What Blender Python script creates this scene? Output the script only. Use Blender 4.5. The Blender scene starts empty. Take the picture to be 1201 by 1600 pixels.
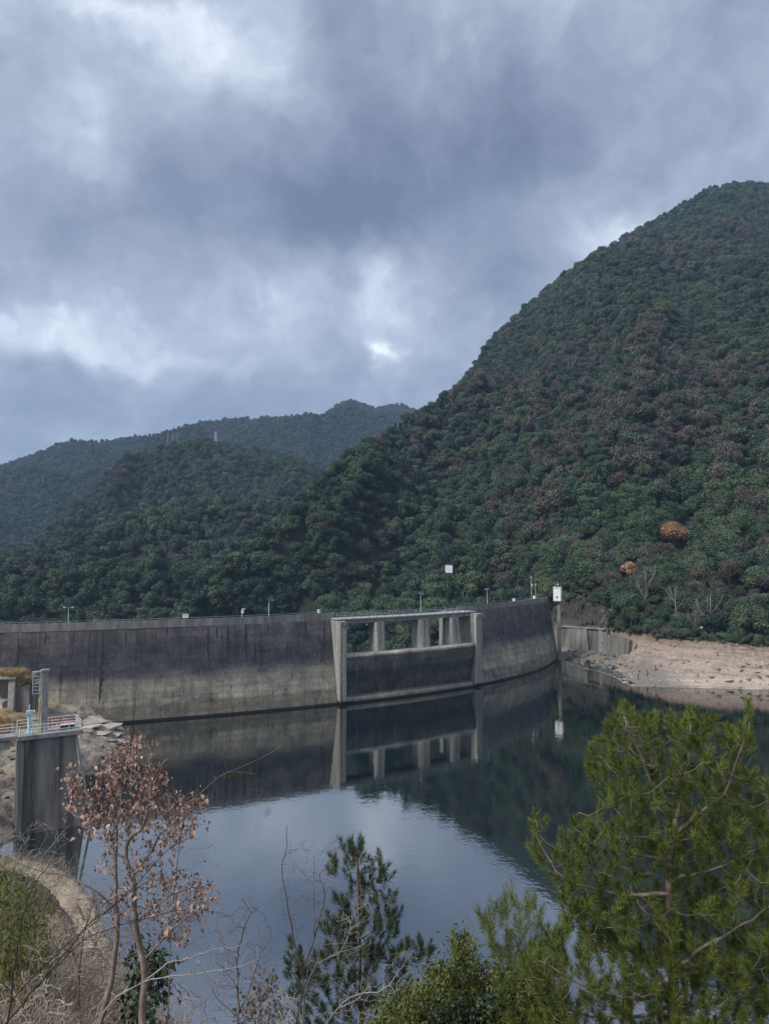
import bpy, math, random
import numpy as np
from mathutils import Vector, Matrix
R = math.radians
random.seed(7)
rng = np.random.default_rng(11)
S = bpy.context.scene
col = S.collection

# ------------------------------------------------------------------ camera
CAM_Z, PITCH, FPX = 36.0, math.atan((868 - 800) / 1155.0), 1155.0
cam_d = bpy.data.cameras.new('camera'); cam = bpy.data.objects.new('camera', cam_d); col.objects.link(cam)
cam.location = (0, 0, CAM_Z); cam.rotation_euler = (R(90) + PITCH, 0, 0)
cam_d.sensor_fit = 'VERTICAL'; cam_d.sensor_height = 36; cam_d.lens = 36 * FPX / 1600
cam_d.clip_start = 0.1; cam_d.clip_end = 20000
S.camera = cam

def ray(px, py):
    a, b = (px - 600.5) / FPX, (800 - py) / FPX
    return np.array([a, math.cos(PITCH) - b * math.sin(PITCH), math.sin(PITCH) + b * math.cos(PITCH)])
def at(px, py, Y):                       # the point at forward distance Y in that direction
    d = ray(px, py); return np.array([0, 0, CAM_Z]) + d * (Y / d[1])
def atz(px, py, z):                      # the point at height z in that direction
    d = ray(px, py); return np.array([0, 0, CAM_Z]) + d * ((z - CAM_Z) / d[2])
def project(P):
    P = np.asarray(P, float); x, y, z = P[..., 0], P[..., 1], P[..., 2] - CAM_Z
    dpt = y * math.cos(PITCH) + z * math.sin(PITCH); u = -y * math.sin(PITCH) + z * math.cos(PITCH)
    return 600.5 + FPX * x / dpt, 800 - FPX * u / dpt

# ------------------------------------------------------------------ sky, sun, exposure
SUN_EL, SUN_AZ = R(44), R(-126)          # azimuth measured from +Y towards +X
def build_world():
    w = bpy.data.worlds.new('World'); S.world = w; w.use_nodes = True
    nt = w.node_tree; nt.nodes.clear(); N = nt.nodes.new; L = nt.links.new
    def math_(op, a, b=None, c=None):
        n = N('ShaderNodeMath'); n.operation = op
        for i, v in enumerate((a, b, c)):
            if v is None: continue
            if isinstance(v, (int, float)): n.inputs[i].default_value = v
            else: L(v, n.inputs[i])
        return n.outputs[0]
    tc = N('ShaderNodeTexCoord'); d = tc.outputs['Generated']
    def noise(vec, scale, detail=6, rough=0.55):
        n = N('ShaderNodeTexNoise'); n.inputs['Scale'].default_value = scale
        n.inputs['Detail'].default_value = detail; n.inputs['Roughness'].default_value = rough
        L(vec, n.inputs['Vector']); return n
    # ragged edges: the direction itself is shifted by noise before the clouds are looked up
    def warped(scale, amt, detail):
        n = noise(d, scale, detail, 0.6)
        s = N('ShaderNodeVectorMath'); s.operation = 'SUBTRACT'; L(n.outputs['Color'], s.inputs[0]); s.inputs[1].default_value = (.5, .5, .5)
        m = N('ShaderNodeVectorMath'); m.operation = 'SCALE'; L(s.outputs[0], m.inputs[0]); m.inputs['Scale'].default_value = amt
        return m.outputs[0]
    add0 = N('ShaderNodeVectorMath'); L(d, add0.inputs[0]); L(warped(3.2, 0.13, 4), add0.inputs[1])
    add = N('ShaderNodeVectorMath'); L(add0.outputs[0], add.inputs[0]); L(warped(12.0, 0.085, 10), add.inputs[1])
    sep = N('ShaderNodeSeparateXYZ'); L(add.outputs[0], sep.inputs[0])
    az = math_('ARCTAN2', sep.outputs[0], sep.outputs[1]); el = math_('ARCSINE', sep.outputs[2])
    # cloud deck seen as a layer overhead
    sd = N('ShaderNodeSeparateXYZ'); L(d, sd.inputs[0])
    zz = math_('ADD', math_('ABSOLUTE', sd.outputs[2]), 0.22)
    cmb = N('ShaderNodeCombineXYZ'); L(math_('DIVIDE', sd.outputs[0], zz), cmb.inputs[0]); L(math_('DIVIDE', sd.outputs[1], zz), cmb.inputs[1])
    n1 = noise(cmb.outputs[0], 1.5, 8, 0.55); n2 = noise(add.outputs[0], 5.5, 9, 0.62)
    v = math_('ADD', 0.43, math_('MULTIPLY', math_('SUBTRACT', n1.outputs['Fac'], 0.5), 0.46))
    v = math_('ADD', v, math_('MULTIPLY', math_('SUBTRACT', n2.outputs['Fac'], 0.5), 0.80))
    spots = [(700, 235, 175, 85, -.27), (525, 70, 75, 75, -.20), (520, 350, 95, 42, -.20), (140, 320, 230, 110, -.13),
             (1060, 120, 230, 160, -.10), (120, 650, 330, 55, -.16), (790, 430, 110, 55, -.10), (900, 560, 250, 60, -.05),
             (50, 512, 95, 20, .26), (190, 562, 110, 13, .18), (577, 548, 14, 10, .36), (592, 455, 38, 50, .17),
             (550, 495, 110, 50, .09), (290, 60, 120, 60, .13), (440, 130, 55, 55, .20), (965, 375, 50, 26, .18),
             (90, 190, 70, 45, .12), (850, 345, 130, 35, .10), (180, 0, 80, 18, .20), (330, 600, 250, 60, .05)]
    for px, py, sx, sy, amp in spots:
        r0 = ray(px, py); r0 = r0 / np.linalg.norm(r0)
        a0, e0 = math.atan2(r0[0], r0[1]), math.asin(r0[2])
        da = math_('MULTIPLY', math_('SUBTRACT', az, a0), FPX / sx / 1.2); de = math_('MULTIPLY', math_('SUBTRACT', el, e0), FPX / sy / 1.2)
        g = math_('EXPONENT', math_('MULTIPLY', math_('ADD', math_('MULTIPLY', da, da), math_('MULTIPLY', de, de)), -0.7))
        v = math_('ADD', v, math_('MULTIPLY', g, amp * (.85 if amp > 0 else 1.3)))
    v = math_('ADD', .50, math_('MULTIPLY', math_('SUBTRACT', v, .44), 1.12))
    cr = N('ShaderNodeValToRGB'); L(v, cr.inputs[0]); e = cr.color_ramp.elements
    e[0].position = 0.0; e[0].color = (.062, .075, .108, 1)
    e[1].position = 1.0; e[1].color = (.80, .84, .89, 1)
    for p, c in ((.18, (.098, .116, .160)), (.34, (.152, .172, .218)), (.50, (.230, .255, .308)), (.67, (.378, .408, .452)), (.83, (.585, .62, .66))):
        q = e.new(p); q.color = (*c, 1)
    cloud = N('ShaderNodeBackground'); L(cr.outputs[0], cloud.inputs[0]); cloud.inputs[1].default_value = SKY_GAIN
    sky = N('ShaderNodeTexSky'); sky.sky_type = 'NISHITA'; sky.sun_disc = False
    sky.sun_elevation = SUN_EL; sky.sun_rotation = SUN_AZ % (2 * math.pi)
    clear = N('ShaderNodeBackground'); L(sky.outputs[0], clear.inputs[0]); clear.inputs[1].default_value = 0.05
    mix = N('ShaderNodeMixShader'); mix.inputs[0].default_value = 0.93
    L(clear.outputs[0], mix.inputs[1]); L(cloud.outputs[0], mix.inputs[2])
    out = N('ShaderNodeOutputWorld'); L(mix.outputs[0], out.inputs[0])
HAZE = 0.00015
SKY_GAIN = 0.92
build_world()
sun_d = bpy.data.lights.new('sun', 'SUN'); sun = bpy.data.objects.new('sun', sun_d); col.objects.link(sun)
sun_d.energy = 1.5; sun_d.angle = R(14); sun_d.color = (1.0, .97, .92)
sv = Vector((math.sin(SUN_AZ) * math.cos(SUN_EL), math.cos(SUN_AZ) * math.cos(SUN_EL), math.sin(SUN_EL)))
sun.rotation_euler = sv.to_track_quat('Z', 'Y').to_euler()
S.view_settings.view_transform = 'Standard'; S.view_settings.look = 'None'; S.view_settings.gamma = 1
S.view_settings.use_curve_mapping = False; S.view_settings.exposure = 1.52
S.render.engine = 'CYCLES'
try:
    S.cycles.max_bounces = 6; S.cycles.diffuse_bounces = 2; S.cycles.glossy_bounces = 3; S.cycles.volume_bounces = 0
    S.cycles.transmission_bounces = 2; S.cycles.caustics_reflective = False; S.cycles.caustics_refractive = False
    S.cycles.sample_clamp_indirect = 4
except Exception: pass

# ------------------------------------------------------------------ helpers
def tag(o, label=None, cat=None, group=None, kind=None):
    for k, v in (('label', label), ('category', cat), ('group', group), ('kind', kind)):
        if v: o[k] = v
    return o
def empty(name, loc=(0, 0, 0), rz=0, **k):
    o = bpy.data.objects.new(name, None); col.objects.link(o); o.location = loc; o.rotation_euler = (0, 0, rz); return tag(o, **k)
def link_mesh(name, me, parent=None, loc=None):
    o = bpy.data.objects.new(name, me); col.objects.link(o)
    if parent is not None: o.parent = parent
    if loc is not None: o.location = loc
    return o
def np_mesh(name, V, F, mat=None, smooth=False):
    V = np.asarray(V, np.float32); F = np.asarray(F, np.int32); k = F.shape[1]
    me = bpy.data.meshes.new(name); me.vertices.add(len(V)); me.vertices.foreach_set('co', V.ravel())
    me.loops.add(F.size); me.loops.foreach_set('vertex_index', F.ravel())
    me.polygons.add(len(F)); me.polygons.foreach_set('loop_start', np.arange(0, F.size, k, dtype=np.int32))
    me.polygons.foreach_set('loop_total', np.full(len(F), k, np.int32))
    if smooth: me.polygons.foreach_set('use_smooth', np.ones(len(F), bool))
    me.update(calc_edges=True); me.validate()
    if mat: me.materials.append(mat)
    return me
class MB:
    def __init__(s): s.v = []; s.f = []
    def add(s, V, F):
        n = len(s.v); s.v += [tuple(map(float, p)) for p in V]; s.f += [tuple(i + n for i in f) for f in F]; return s
    def hexa(s, c):                      # 8 corners: bottom 0-3, top 4-7
        return s.add(c, [(3, 2, 1, 0), (4, 5, 6, 7), (0, 1, 5, 4), (1, 2, 6, 5), (2, 3, 7, 6), (3, 0, 4, 7)])
    def box(s, c, d, rz=0, M=None):
        x, y, z = d[0] / 2, d[1] / 2, d[2] / 2; q = []
        ca, sa = math.cos(rz), math.sin(rz)
        for dz in (-z, z):
            for dx, dy in ((-x, -y), (x, -y), (x, y), (-x, y)):
                q.append((c[0] + dx * ca - dy * sa, c[1] + dx * sa + dy * ca, c[2] + dz))
        return s.hexa(q)
    def bar(s, a, b, w, h=None):
        a, b = Vector(a), Vector(b); h = h or w; t = (b - a).normalized()
        r = t.cross(Vector((0, 0, 1)))
        if r.length < 1e-3: r = Vector((1, 0, 0))
        r.normalize(); u = r.cross(t); q = []
        for p in (a, b):
            for i, j in ((-1, -1), (1, -1), (1, 1), (-1, 1)): q.append(p + r * (i * w / 2) + u * (j * h / 2))
        return s.hexa(q)
    def tube(s, P, rad, n=6, cap=True):
        P = [Vector(p) for p in P]; m = len(P)
        if not hasattr(rad, '__len__'): rad = [rad] * m
        base = len(s.v); ref = Vector((.31, .17, .93)).normalized()
        for i, p in enumerate(P):
            t = (P[min(i + 1, m - 1)] - P[max(i - 1, 0)])
            t = t.normalized() if t.length > 1e-9 else Vector((0, 0, 1))
            r = t.cross(ref)
            if r.length < .05: r = t.cross(Vector((1, 0, 0)))
            r.normalize(); u = t.cross(r)
            for k in range(n):
                a = 2 * math.pi * k / n; q = p + (r * math.cos(a) + u * math.sin(a)) * rad[i]; s.v.append((q.x, q.y, q.z))
        for i in range(m - 1):
            for k in range(n):
                s.f.append((base + i * n + k, base + i * n + (k + 1) % n, base + (i + 1) * n + (k + 1) % n, base + (i + 1) * n + k))
        if cap:
            s.f.append(tuple(base + k for k in reversed(range(n)))); s.f.append(tuple(base + (m - 1) * n + k for k in range(n)))
        return s
    def mesh(s, name, mat, smooth=False):
        me = bpy.data.meshes.new(name); me.from_pydata(s.v, [], s.f); me.materials.append(mat)
        if smooth: me.polygons.foreach_set('use_smooth', [True] * len(me.polygons))
        me.update(); return me
    def build(s, name, mat, parent=None, smooth=False, loc=None, off=None):
        if off is not None: s.v = [(a - off[0], b - off[1], c - off[2]) for a, b, c in s.v]
        return link_mesh(name, s.mesh(name, mat, smooth), parent, loc)
def copy_tree(o, parent=None):
    c = o.copy(); col.objects.link(c); c.parent = parent
    for ch in list(o.children): copy_tree(ch, c)
    return c
def vnoise(x, y, seed=0):                # smooth lattice noise, -1..1
    x = np.asarray(x, float); y = np.asarray(y, float); xi = np.floor(x).astype(np.int64); yi = np.floor(y).astype(np.int64)
    fx = x - xi; fy = y - yi; fx = fx * fx * (3 - 2 * fx); fy = fy * fy * (3 - 2 * fy)
    def h(a, b):
        n = (a * 374761393 + b * 668265263 + seed * 974634777) & 0x7fffffff
        n = ((n ^ (n >> 13)) * 1274126177) & 0x7fffffff; n = (n ^ (n >> 16)) & 0xffff
        return n / 32767.5 - 1
    a, b, c, d = h(xi, yi), h(xi + 1, yi), h(xi, yi + 1), h(xi + 1, yi + 1)
    return (a * (1 - fx) + b * fx) * (1 - fy) + (c * (1 - fx) + d * fx) * fy
def fbm(x, y, oct=4, seed=0):
    s = 0; a = 1.0
    for i in range(oct): s = s + a * vnoise(x * 2 ** i, y * 2 ** i, seed + i * 17); a *= .5
    return s
def interp(x, pts, k): return np.interp(x, [p[0] for p in pts], [p[k] for p in pts])

# ------------------------------------------------------------------ materials
def new_mat(name):
    m = bpy.data.materials.new(name); m.use_nodes = True; nt = m.node_tree
    return m, nt, nt.nodes['Principled BSDF'], nt.nodes.new, nt.links.new
def mnoise(nt, scale, detail=5, rough=.6, vec=None, stretch=None):
    N, L = nt.nodes.new, nt.links.new
    n = N('ShaderNodeTexNoise'); n.inputs['Scale'].default_value = scale; n.inputs['Detail'].default_value = detail; n.inputs['Roughness'].default_value = rough
    if vec is None: vec = N('ShaderNodeNewGeometry').outputs['Position']
    if stretch:
        mp = N('ShaderNodeMapping'); mp.inputs['Scale'].default_value = stretch; L(vec, mp.inputs['Vector']); vec = mp.outputs[0]
    L(vec, n.inputs['Vector']); return n.outputs['Fac']
def ramp(nt, fac, stops):
    cr = nt.nodes.new('ShaderNodeValToRGB'); nt.links.new(fac, cr.inputs[0]); e = cr.color_ramp.elements
    e[0].position, e[0].color = stops[0][0], (*stops[0][1], 1); e[1].position, e[1].color = stops[-1][0], (*stops[-1][1], 1)
    for p, c in stops[1:-1]: q = e.new(p); q.color = (*c, 1)
    return cr.outputs[0]
def mixc(nt, fac, a, b, mode='MIX'):
    n = nt.nodes.new('ShaderNodeMix'); n.data_type = 'RGBA'; n.blend_type = mode
    for s, v in ((n.inputs[0], fac), (n.inputs[6], a), (n.inputs[7], b)):
        if isinstance(v, (int, float)): s.default_value = v
        elif isinstance(v, tuple): s.default_value = (*v, 1)
        else: nt.links.new(v, s)
    return n.outputs[2]
def mmath(nt, op, a, b=None, clamp=False):
    n = nt.nodes.new('ShaderNodeMath'); n.operation = op; n.use_clamp = clamp
    for i, v in enumerate((a, b)):
        if v is None: continue
        if isinstance(v, (int, float)): n.inputs[i].default_value = v
        else: nt.links.new(v, n.inputs[i])
    return n.outputs[0]
def bump(nt, b, h, strength=.5, dist=.1):
    n = nt.nodes.new('ShaderNodeBump'); n.inputs['Strength'].default_value = strength; n.inputs['Distance'].default_value = dist
    nt.links.new(h, n.inputs['Height']); nt.links.new(n.outputs[0], b.inputs['Normal'])
def mottled(name, stops, scale=1.0, rough=.85, bs=.4, bd=.05, spec=.25, detail=6, stretch=None):
    m, nt, b, N, L = new_mat(name); n = mnoise(nt, scale, detail, .62, None, stretch); L(ramp(nt, n, stops), b.inputs['Base Color'])
    b.inputs['Roughness'].default_value = rough; b.inputs['Specular IOR Level'].default_value = spec
    if bs: bump(nt, b, mnoise(nt, scale * 4, 6), bs, bd)
    return m
def leafmat(name, stops, patch=.35, rough=.55, trans=.0, spec=.25, rnd=.6):
    m, nt, b, N, L = new_mat(name); oi = N('ShaderNodeObjectInfo')
    n = mnoise(nt, patch, 3); f = mmath(nt, 'ADD', mmath(nt, 'MULTIPLY', oi.outputs['Random'], rnd), mmath(nt, 'MULTIPLY', n, 1 - rnd))
    L(ramp(nt, f, stops), b.inputs['Base Color']); b.inputs['Roughness'].default_value = rough; b.inputs['Specular IOR Level'].default_value = spec
    return m
M = {}
def dam_material(name, dark_top=True, weir=False):
    m, nt, b, N, L = new_mat(name)
    pos = N('ShaderNodeNewGeometry').outputs['Position']; sp = N('ShaderNodeSeparateXYZ'); L(pos, sp.inputs[0]); z = sp.outputs[2]
    streak = mnoise(nt, 1.0, 8, .72, pos, (.55, .55, .035)); fine = mnoise(nt, 1.0, 5, .65, pos, (2.3, 2.3, .09))
    blot = mnoise(nt, .12, 6, .6, pos, (1, 1, 2.2)); grain = mnoise(nt, 1.6, 6, .7, pos); hor = mnoise(nt, 1.0, 4, .6, pos, (.05, .05, 1.4))
    zn = mmath(nt, 'ADD', z, mmath(nt, 'ADD', mmath(nt, 'MULTIPLY', mmath(nt, 'SUBTRACT', blot, .5), 4.0), mmath(nt, 'MULTIPLY', mmath(nt, 'SUBTRACT', streak, .5), 2.2)))
    zf = mmath(nt, 'MULTIPLY', zn, 1 / 24.0)
    if weir:
        zf = mmath(nt, 'MULTIPLY', mmath(nt, 'ADD', z, mmath(nt, 'MULTIPLY', mmath(nt, 'SUBTRACT', streak, .5), .9)), 1 / 24.0)
        base = ramp(nt, zf, [(0., (.20, .185, .15)), (.058, (.26, .24, .19)), (.075, (.085, .075, .078)), (.20, (.105, .098, .098)), (.235, (.060, .066, .072)), (.31, (.062, .066, .070)), (.335, (.115, .115, .103)), (.455, (.145, .14, .122)), (.485, (.33, .31, .26)), (1, (.33, .31, .26))])
    else:
        base = ramp(nt, zf, [(0., (.165, .150, .122)), (.14, (.178, .161, .13)), (.175, (.29, .262, .212)), (.28, (.27, .246, .20)), (.36, (.20, .186, .16)), (.43, (.078, .077, .084)), (.55, (.062, .061, .069)), (.80, (.104, .094, .096)), (.88, (.122, .111, .112)), (1, (.17, .165, .165))])
    c = mixc(nt, .9, base, ramp(nt, streak, [(.3, (.55, .55, .58)), (.50, (1, 1, 1)), (.7, (1.3, 1.27, 1.23))]), 'MULTIPLY')
    c = mixc(nt, .42, c, ramp(nt, fine, [(.25, (.60, .60, .62)), (.5, (1, 1, 1)), (.75, (1.3, 1.28, 1.25))]), 'MULTIPLY')
    c = mixc(nt, .6, c, ramp(nt, hor, [(.32, (.72, .72, .72)), (.5, (1, 1, 1)), (.7, (1.2, 1.19, 1.15))]), 'MULTIPLY')
    c = mixc(nt, .7, c, ramp(nt, grain, [(.3, (.55, .55, .55)), (.5, (1, 1, 1)), (.7, (1.35, 1.35, 1.35))]), 'MULTIPLY')
    big = mnoise(nt, .22, 7, .62, pos, (1, 1, 1.6)); c = mixc(nt, .9, c, ramp(nt, big, [(.32, (.55, .55, .58)), (.5, (1, 1, 1)), (.68, (1.45, 1.42, 1.36))]), 'MULTIPLY')
    # pour lifts: a thin line every 1.6 m
    lift = mmath(nt, 'PINGPONG', mmath(nt, 'ADD', z, mmath(nt, 'MULTIPLY', grain, .10)), .8)
    lf = mmath(nt, 'MULTIPLY', ramp(nt, lift, [(0, (.75, .75, .75)), (.045, (0, 0, 0))]), ramp(nt, big, [(.42, (0, 0, 0)), (.56, (1, 1, 1))])); c = mixc(nt, lf, c, (.045, .045, .05))
    lime = mnoise(nt, 1.0, 7, .72, pos, (.9, .9, .03)); c = mixc(nt, mmath(nt, 'MULTIPLY', ramp(nt, lime, [(.60, (0, 0, 0)), (.66, (1, 1, 1))]), .42), c, (.30, .285, .265))
    blk = mnoise(nt, 1.0, 8, .72, pos, (1.1, 1.1, .045)); c = mixc(nt, mmath(nt, 'MULTIPLY', ramp(nt, blk, [(.34, (1, 1, 1)), (.40, (0, 0, 0))]), .8), c, (.03, .03, .033))
    # black wet line at the water
    zz = mmath(nt, 'ADD', z, mmath(nt, 'MULTIPLY', grain, .15)); wet = ramp(nt, zz, [(.50, (1, 1, 1)), (.62, (0, 0, 0))])
    c = mixc(nt, wet, c, (.018, .018, .018))
    L(c, b.inputs['Base Color']); b.inputs['Roughness'].default_value = .88; b.inputs['Specular IOR Level'].default_value = .2
    bump(nt, b, mmath(nt, 'ADD', grain, mmath(nt, 'MULTIPLY', fine, .6)), .5, .12)
    return m
M['dam'] = dam_material('stained_dam_concrete'); M['weir'] = dam_material('weir_concrete', weir=True)
def pier_material(name):
    m, nt, b, N, L = new_mat(name); pos = N('ShaderNodeNewGeometry').outputs['Position']
    st = mnoise(nt, 1, 5, .6, pos, (1.5, 1.5, .05)); gr = mnoise(nt, 1.2, 6, .7, pos)
    c = ramp(nt, st, [(.30, (.11, .105, .098)), (.46, (.24, .23, .205)), (.62, (.36, .345, .305))])
    c = mixc(nt, .8, c, ramp(nt, gr, [(.3, (.65, .65, .65)), (.65, (1.2, 1.2, 1.2))]), 'MULTIPLY')
    L(c, b.inputs['Base Color']); b.inputs['Roughness'].default_value = .9; bump(nt, b, gr, .4, .08); return m
M['pier'] = pier_material('pale_streaked_concrete')
M['concrete'] = mottled('grey_concrete', [(.3, (.16, .155, .145)), (.5, (.27, .26, .24)), (.7, (.37, .36, .33))], .8)
M['parapet'] = mottled('parapet_concrete', [(.3, (.13, .125, .125)), (.5, (.20, .195, .185)), (.7, (.30, .29, .27))], .9, stretch=(1, 1, .25))
M['wetconc'] = mottled('dark_stained_concrete', [(.32, (.035, .035, .038)), (.44, (.11, .104, .10)), (.54, (.205, .19, .17)), (.7, (.27, .25, .222))], .6, stretch=(1, 1, .10))
M['rock'] = mottled('pale_shore_rock', [(.25, (.13, .105, .085)), (.45, (.27, .215, .17)), (.6, (.36, .29, .23)), (.75, (.44, .37, .30))], .55, bs=.9, bd=.4)
M['slabrock'] = mottled('pale_slab_rock', [(.28, (.20, .18, .155)), (.5, (.38, .345, .29)), (.72, (.50, .46, .39))], .7, bs=.7, bd=.15)
M['darkrock'] = mottled('dark_cliff_rock', [(.3, (.03, .028, .028)), (.5, (.095, .085, .078)), (.66, (.19, .165, .145)), (.78, (.28, .24, .20))], .33, bs=1, bd=.6)
M['white'] = mottled('white_paint', [(.3, (.62, .64, .66)), (.6, (.80, .82, .83))], 1.5, .5, .1, .01)
M['rail'] = mottled('pale_rail_paint', [(.3, (.52, .55, .55)), (.6, (.74, .77, .76))], 2, .5, 0)
M['galv'] = mottled('galvanised_steel', [(.3, (.38, .42, .43)), (.6, (.58, .62, .62))], 2, .45, 0)
M['greenrail'] = mottled('grey_green_rail', [(.3, (.16, .20, .19)), (.6, (.30, .34, .32))], 2, .5, 0)
M['blue'] = mottled('pale_blue_paint', [(.3, (.36, .52, .60)), (.6, (.52, .68, .74))], 2, .45, 0)
M['red'] = mottled('faded_red_paint', [(.3, (.32, .05, .07)), (.6, (.50, .10, .13))], 2, .5, 0)
M['yellow'] = mottled('yellow_pipe_paint', [(.3, (.50, .42, .16)), (.6, (.62, .54, .24))], 2, .5, 0)
M['dark'] = mottled('dark_steel', [(.3, (.02, .02, .022)), (.6, (.05, .05, .055))], 2, .5, 0)
M['panel'] = mottled('solar_cell_glass', [(.3, (.03, .04, .07)), (.6, (.06, .08, .12))], 2, .15, 0)
M['bark'] = mottled('grey_bark', [(.3, (.05, .042, .036)), (.5, (.11, .095, .08)), (.7, (.19, .17, .145))], 6, .9, .6, .01)
M['pinebark'] = mottled('pine_bark', [(.3, (.05, .032, .024)), (.5, (.13, .088, .062)), (.7, (.24, .18, .13))], 7, .9, .6, .01)
M['twig'] = mottled('brown_twig_bark', [(.3, (.075, .055, .045)), (.5, (.15, .115, .095)), (.7, (.25, .205, .17))], 5, .9, 0)
M['darktwig'] = mottled('dark_twig_bark', [(.3, (.018, .014, .013)), (.7, (.05, .04, .035))], 5, .9, 0)
M['whitetwig'] = mottled('silvery_bark', [(.3, (.16, .145, .13)), (.5, (.27, .25, .23)), (.7, (.38, .355, .33))], 8, .85, 0)
M['drygrass'] = leafmat('straw_grass', [(.2, (.20, .13, .055)), (.5, (.36, .25, .12)), (.8, (.50, .38, .21))], 1.5, rnd=.2)
# ------------------------------------------------------------------ ground, water
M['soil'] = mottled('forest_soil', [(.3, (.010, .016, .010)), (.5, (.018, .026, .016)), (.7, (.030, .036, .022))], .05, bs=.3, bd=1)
tag(MB().add([(-5000, -2500, -30), (5000, -2500, -30), (5000, 5500, -30), (-5000, 5500, -30)], [(0, 1, 2, 3)]).build('ground', M['soil']), 'dark valley floor', None, kind='structure')

# polar-grid hills: for every bearing a profile from foot to ridge and down behind it
COLS = np.arange(-700, 1981, 12.0)
def sheet(rows, noise_amp, seed, nsub, cols=COLS, gpow=1.0, min_row=0):
    """rows: list of functions px -> (D, z); between the last two control rows before 'ridge' a subdivided slope"""
    G = []
    for k in range(len(rows) - 1):
        n = nsub[k]
        D0, z0 = rows[k](cols); D1, z1 = rows[k + 1](cols)
        for i in range(n):
            t = i / n; g = t ** gpow if k == min_row else t
            G.append((D0 + (D1 - D0) * t, z0 + (z1 - z0) * g, np.full(len(cols), k + t)))
    D, z = rows[-1](cols); G.append((D, z, np.full(len(cols), float(len(rows) - 1))))
    D = np.array([g[0] for g in G]); Z = np.array([g[1] for g in G]); T = np.array([g[2] for g in G])
    d = np.array([ray(c, 800) for c in cols]); ax = d[:, 0] / d[:, 1]
    X = D * ax[None, :]; Y = D.copy()
    if noise_amp is not None: Z = Z + noise_amp(X, Y, T, seed)
    return np.stack([X, Y, Z], -1), T
def sheet_object(name, P, mat, **k):
    nr, nc = P.shape[:2]; i = np.arange(nr - 1)[:, None] * nc + np.arange(nc - 1)[None, :]
    F = np.stack([i, i + 1, i + nc + 1, i + nc], -1).reshape(-1, 4)
    return tag(link_mesh(name, np_mesh(name, P.reshape(-1, 3), F, mat, True)), **k)
def zat(px, py, D):      # heights of image points at forward distance D
    return np.array([at(a, b, c)[2] for a, b, c in zip(px, py, D)])

def spurs(X, Y, T, seed, skew, freq):
    a = X / Y * freq + skew * T; n = vnoise(a + .35 * fbm(X / 180, Y / 180, 2, seed + 40), T * 2.2 + a * .15, seed + 2); m = vnoise(a * 2.3 + 4, T * 3.5, seed + 8)
    return (.55 - 1.5 * np.abs(n)) + .35 * (.5 - np.abs(m) * 1.4)
# big mountain across the water
RID = [(-700, 1200, 345), (100, 1080, 347), (250, 1005, 352), (290, 955, 360), (340, 895, 374), (400, 845, 392), (450, 797, 412), (500, 765, 430), (540, 727, 450), (600, 692, 490),
       (655, 650, 530), (690, 634, 560), (720, 610, 600), (745, 582, 650), (762, 545, 760), (800, 510, 815), (870, 449, 860), (950, 399, 900),
       (1000, 365, 930), (1060, 333, 960), (1110, 303, 985), (1160, 288, 1000), (1201, 285, 1000), (1400, 330, 1000), (1980, 420, 1000)]
FOOT = [(-700, 330, -28), (250, 330, -26), (400, 326, -22), (520, 318, -16), (620, 306, -14), (700, 300, -12), (770, 298, -8), (830, 297, 4), (868, 291, 19), (890, 282, 22.5), (915, 277, 22), (940, 268, 18.5), (962, 260, 15),
        (985, 252, 12.5), (1040, 240, 11.5), (1120, 231, 11), (1201, 225, 10.5), (1500, 200, 11), (1980, 170, 12)]
def r_ridge(px):
    D = interp(px, RID, 2); return D, zat(px, interp(px, RID, 1) + 4, D)
def r_foot(px): return interp(px, FOOT, 1), interp(px, FOOT, 2)
def r_back(px):
    D, z = r_ridge(px); return D + 350, z - 220
def amp_main(X, Y, T, seed):
    w = np.clip(T / .25, 0, 1) * np.clip((1 - T) / .22, .12, 1); w[T > 1] = .3
    return w * (10 * fbm(X / 160, Y / 260, 3, seed) + 5 * fbm(X / 45, Y / 45, 2, seed + 5) + 44 * spurs(X, Y, T, seed, 1.0, 6.0))
mountP, mountT = sheet([r_foot, r_ridge, r_back], amp_main, 3, [90, 8], gpow=1.06)
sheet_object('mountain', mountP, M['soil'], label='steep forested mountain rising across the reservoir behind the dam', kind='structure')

# hill at middle distance on the left
RID2 = [(-700, 960, 640), (-300, 940, 640), (-100, 905, 660), (0, 880, 700), (60, 850, 760), (130, 792, 830), (165, 752, 880), (200, 716, 930), (260, 699, 1000), (330, 694, 1040), (400, 704, 1040), (460, 718, 1010),
        (510, 748, 980), (560, 800, 950), (640, 850, 900), (1980, 1000, 900)]
def r2_ridge(px):
    D = interp(px, RID2, 2); return D, zat(px, interp(px, RID2, 1) + 4, D)
def r2_foot(px): return np.interp(px, [-100, 100, 300, 560], [500, 560, 640, 720]), np.full(len(px), -5.)
def r2_back(px):
    D, z = r2_ridge(px); return D + 260, z - 170
def amp_mid(X, Y, T, seed):
    w = np.clip(T / .25, 0, 1) * np.clip((1 - T) / .25, .1, 1); w[T > 1] = .3
    return w * (10 * fbm(X / 150, Y / 230, 3, seed) + 6 * fbm(X / 50, Y / 50, 2, seed + 5) + 44 * spurs(X, Y, T, seed, -1.1, 6.5))
hillP, hillT = sheet([r2_foot, r2_ridge, r2_back], amp_mid, 9, [70, 8])
sheet_object('hill', hillP, M['soil'], label='forested hill behind the left end of the dam', kind='structure')
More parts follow.
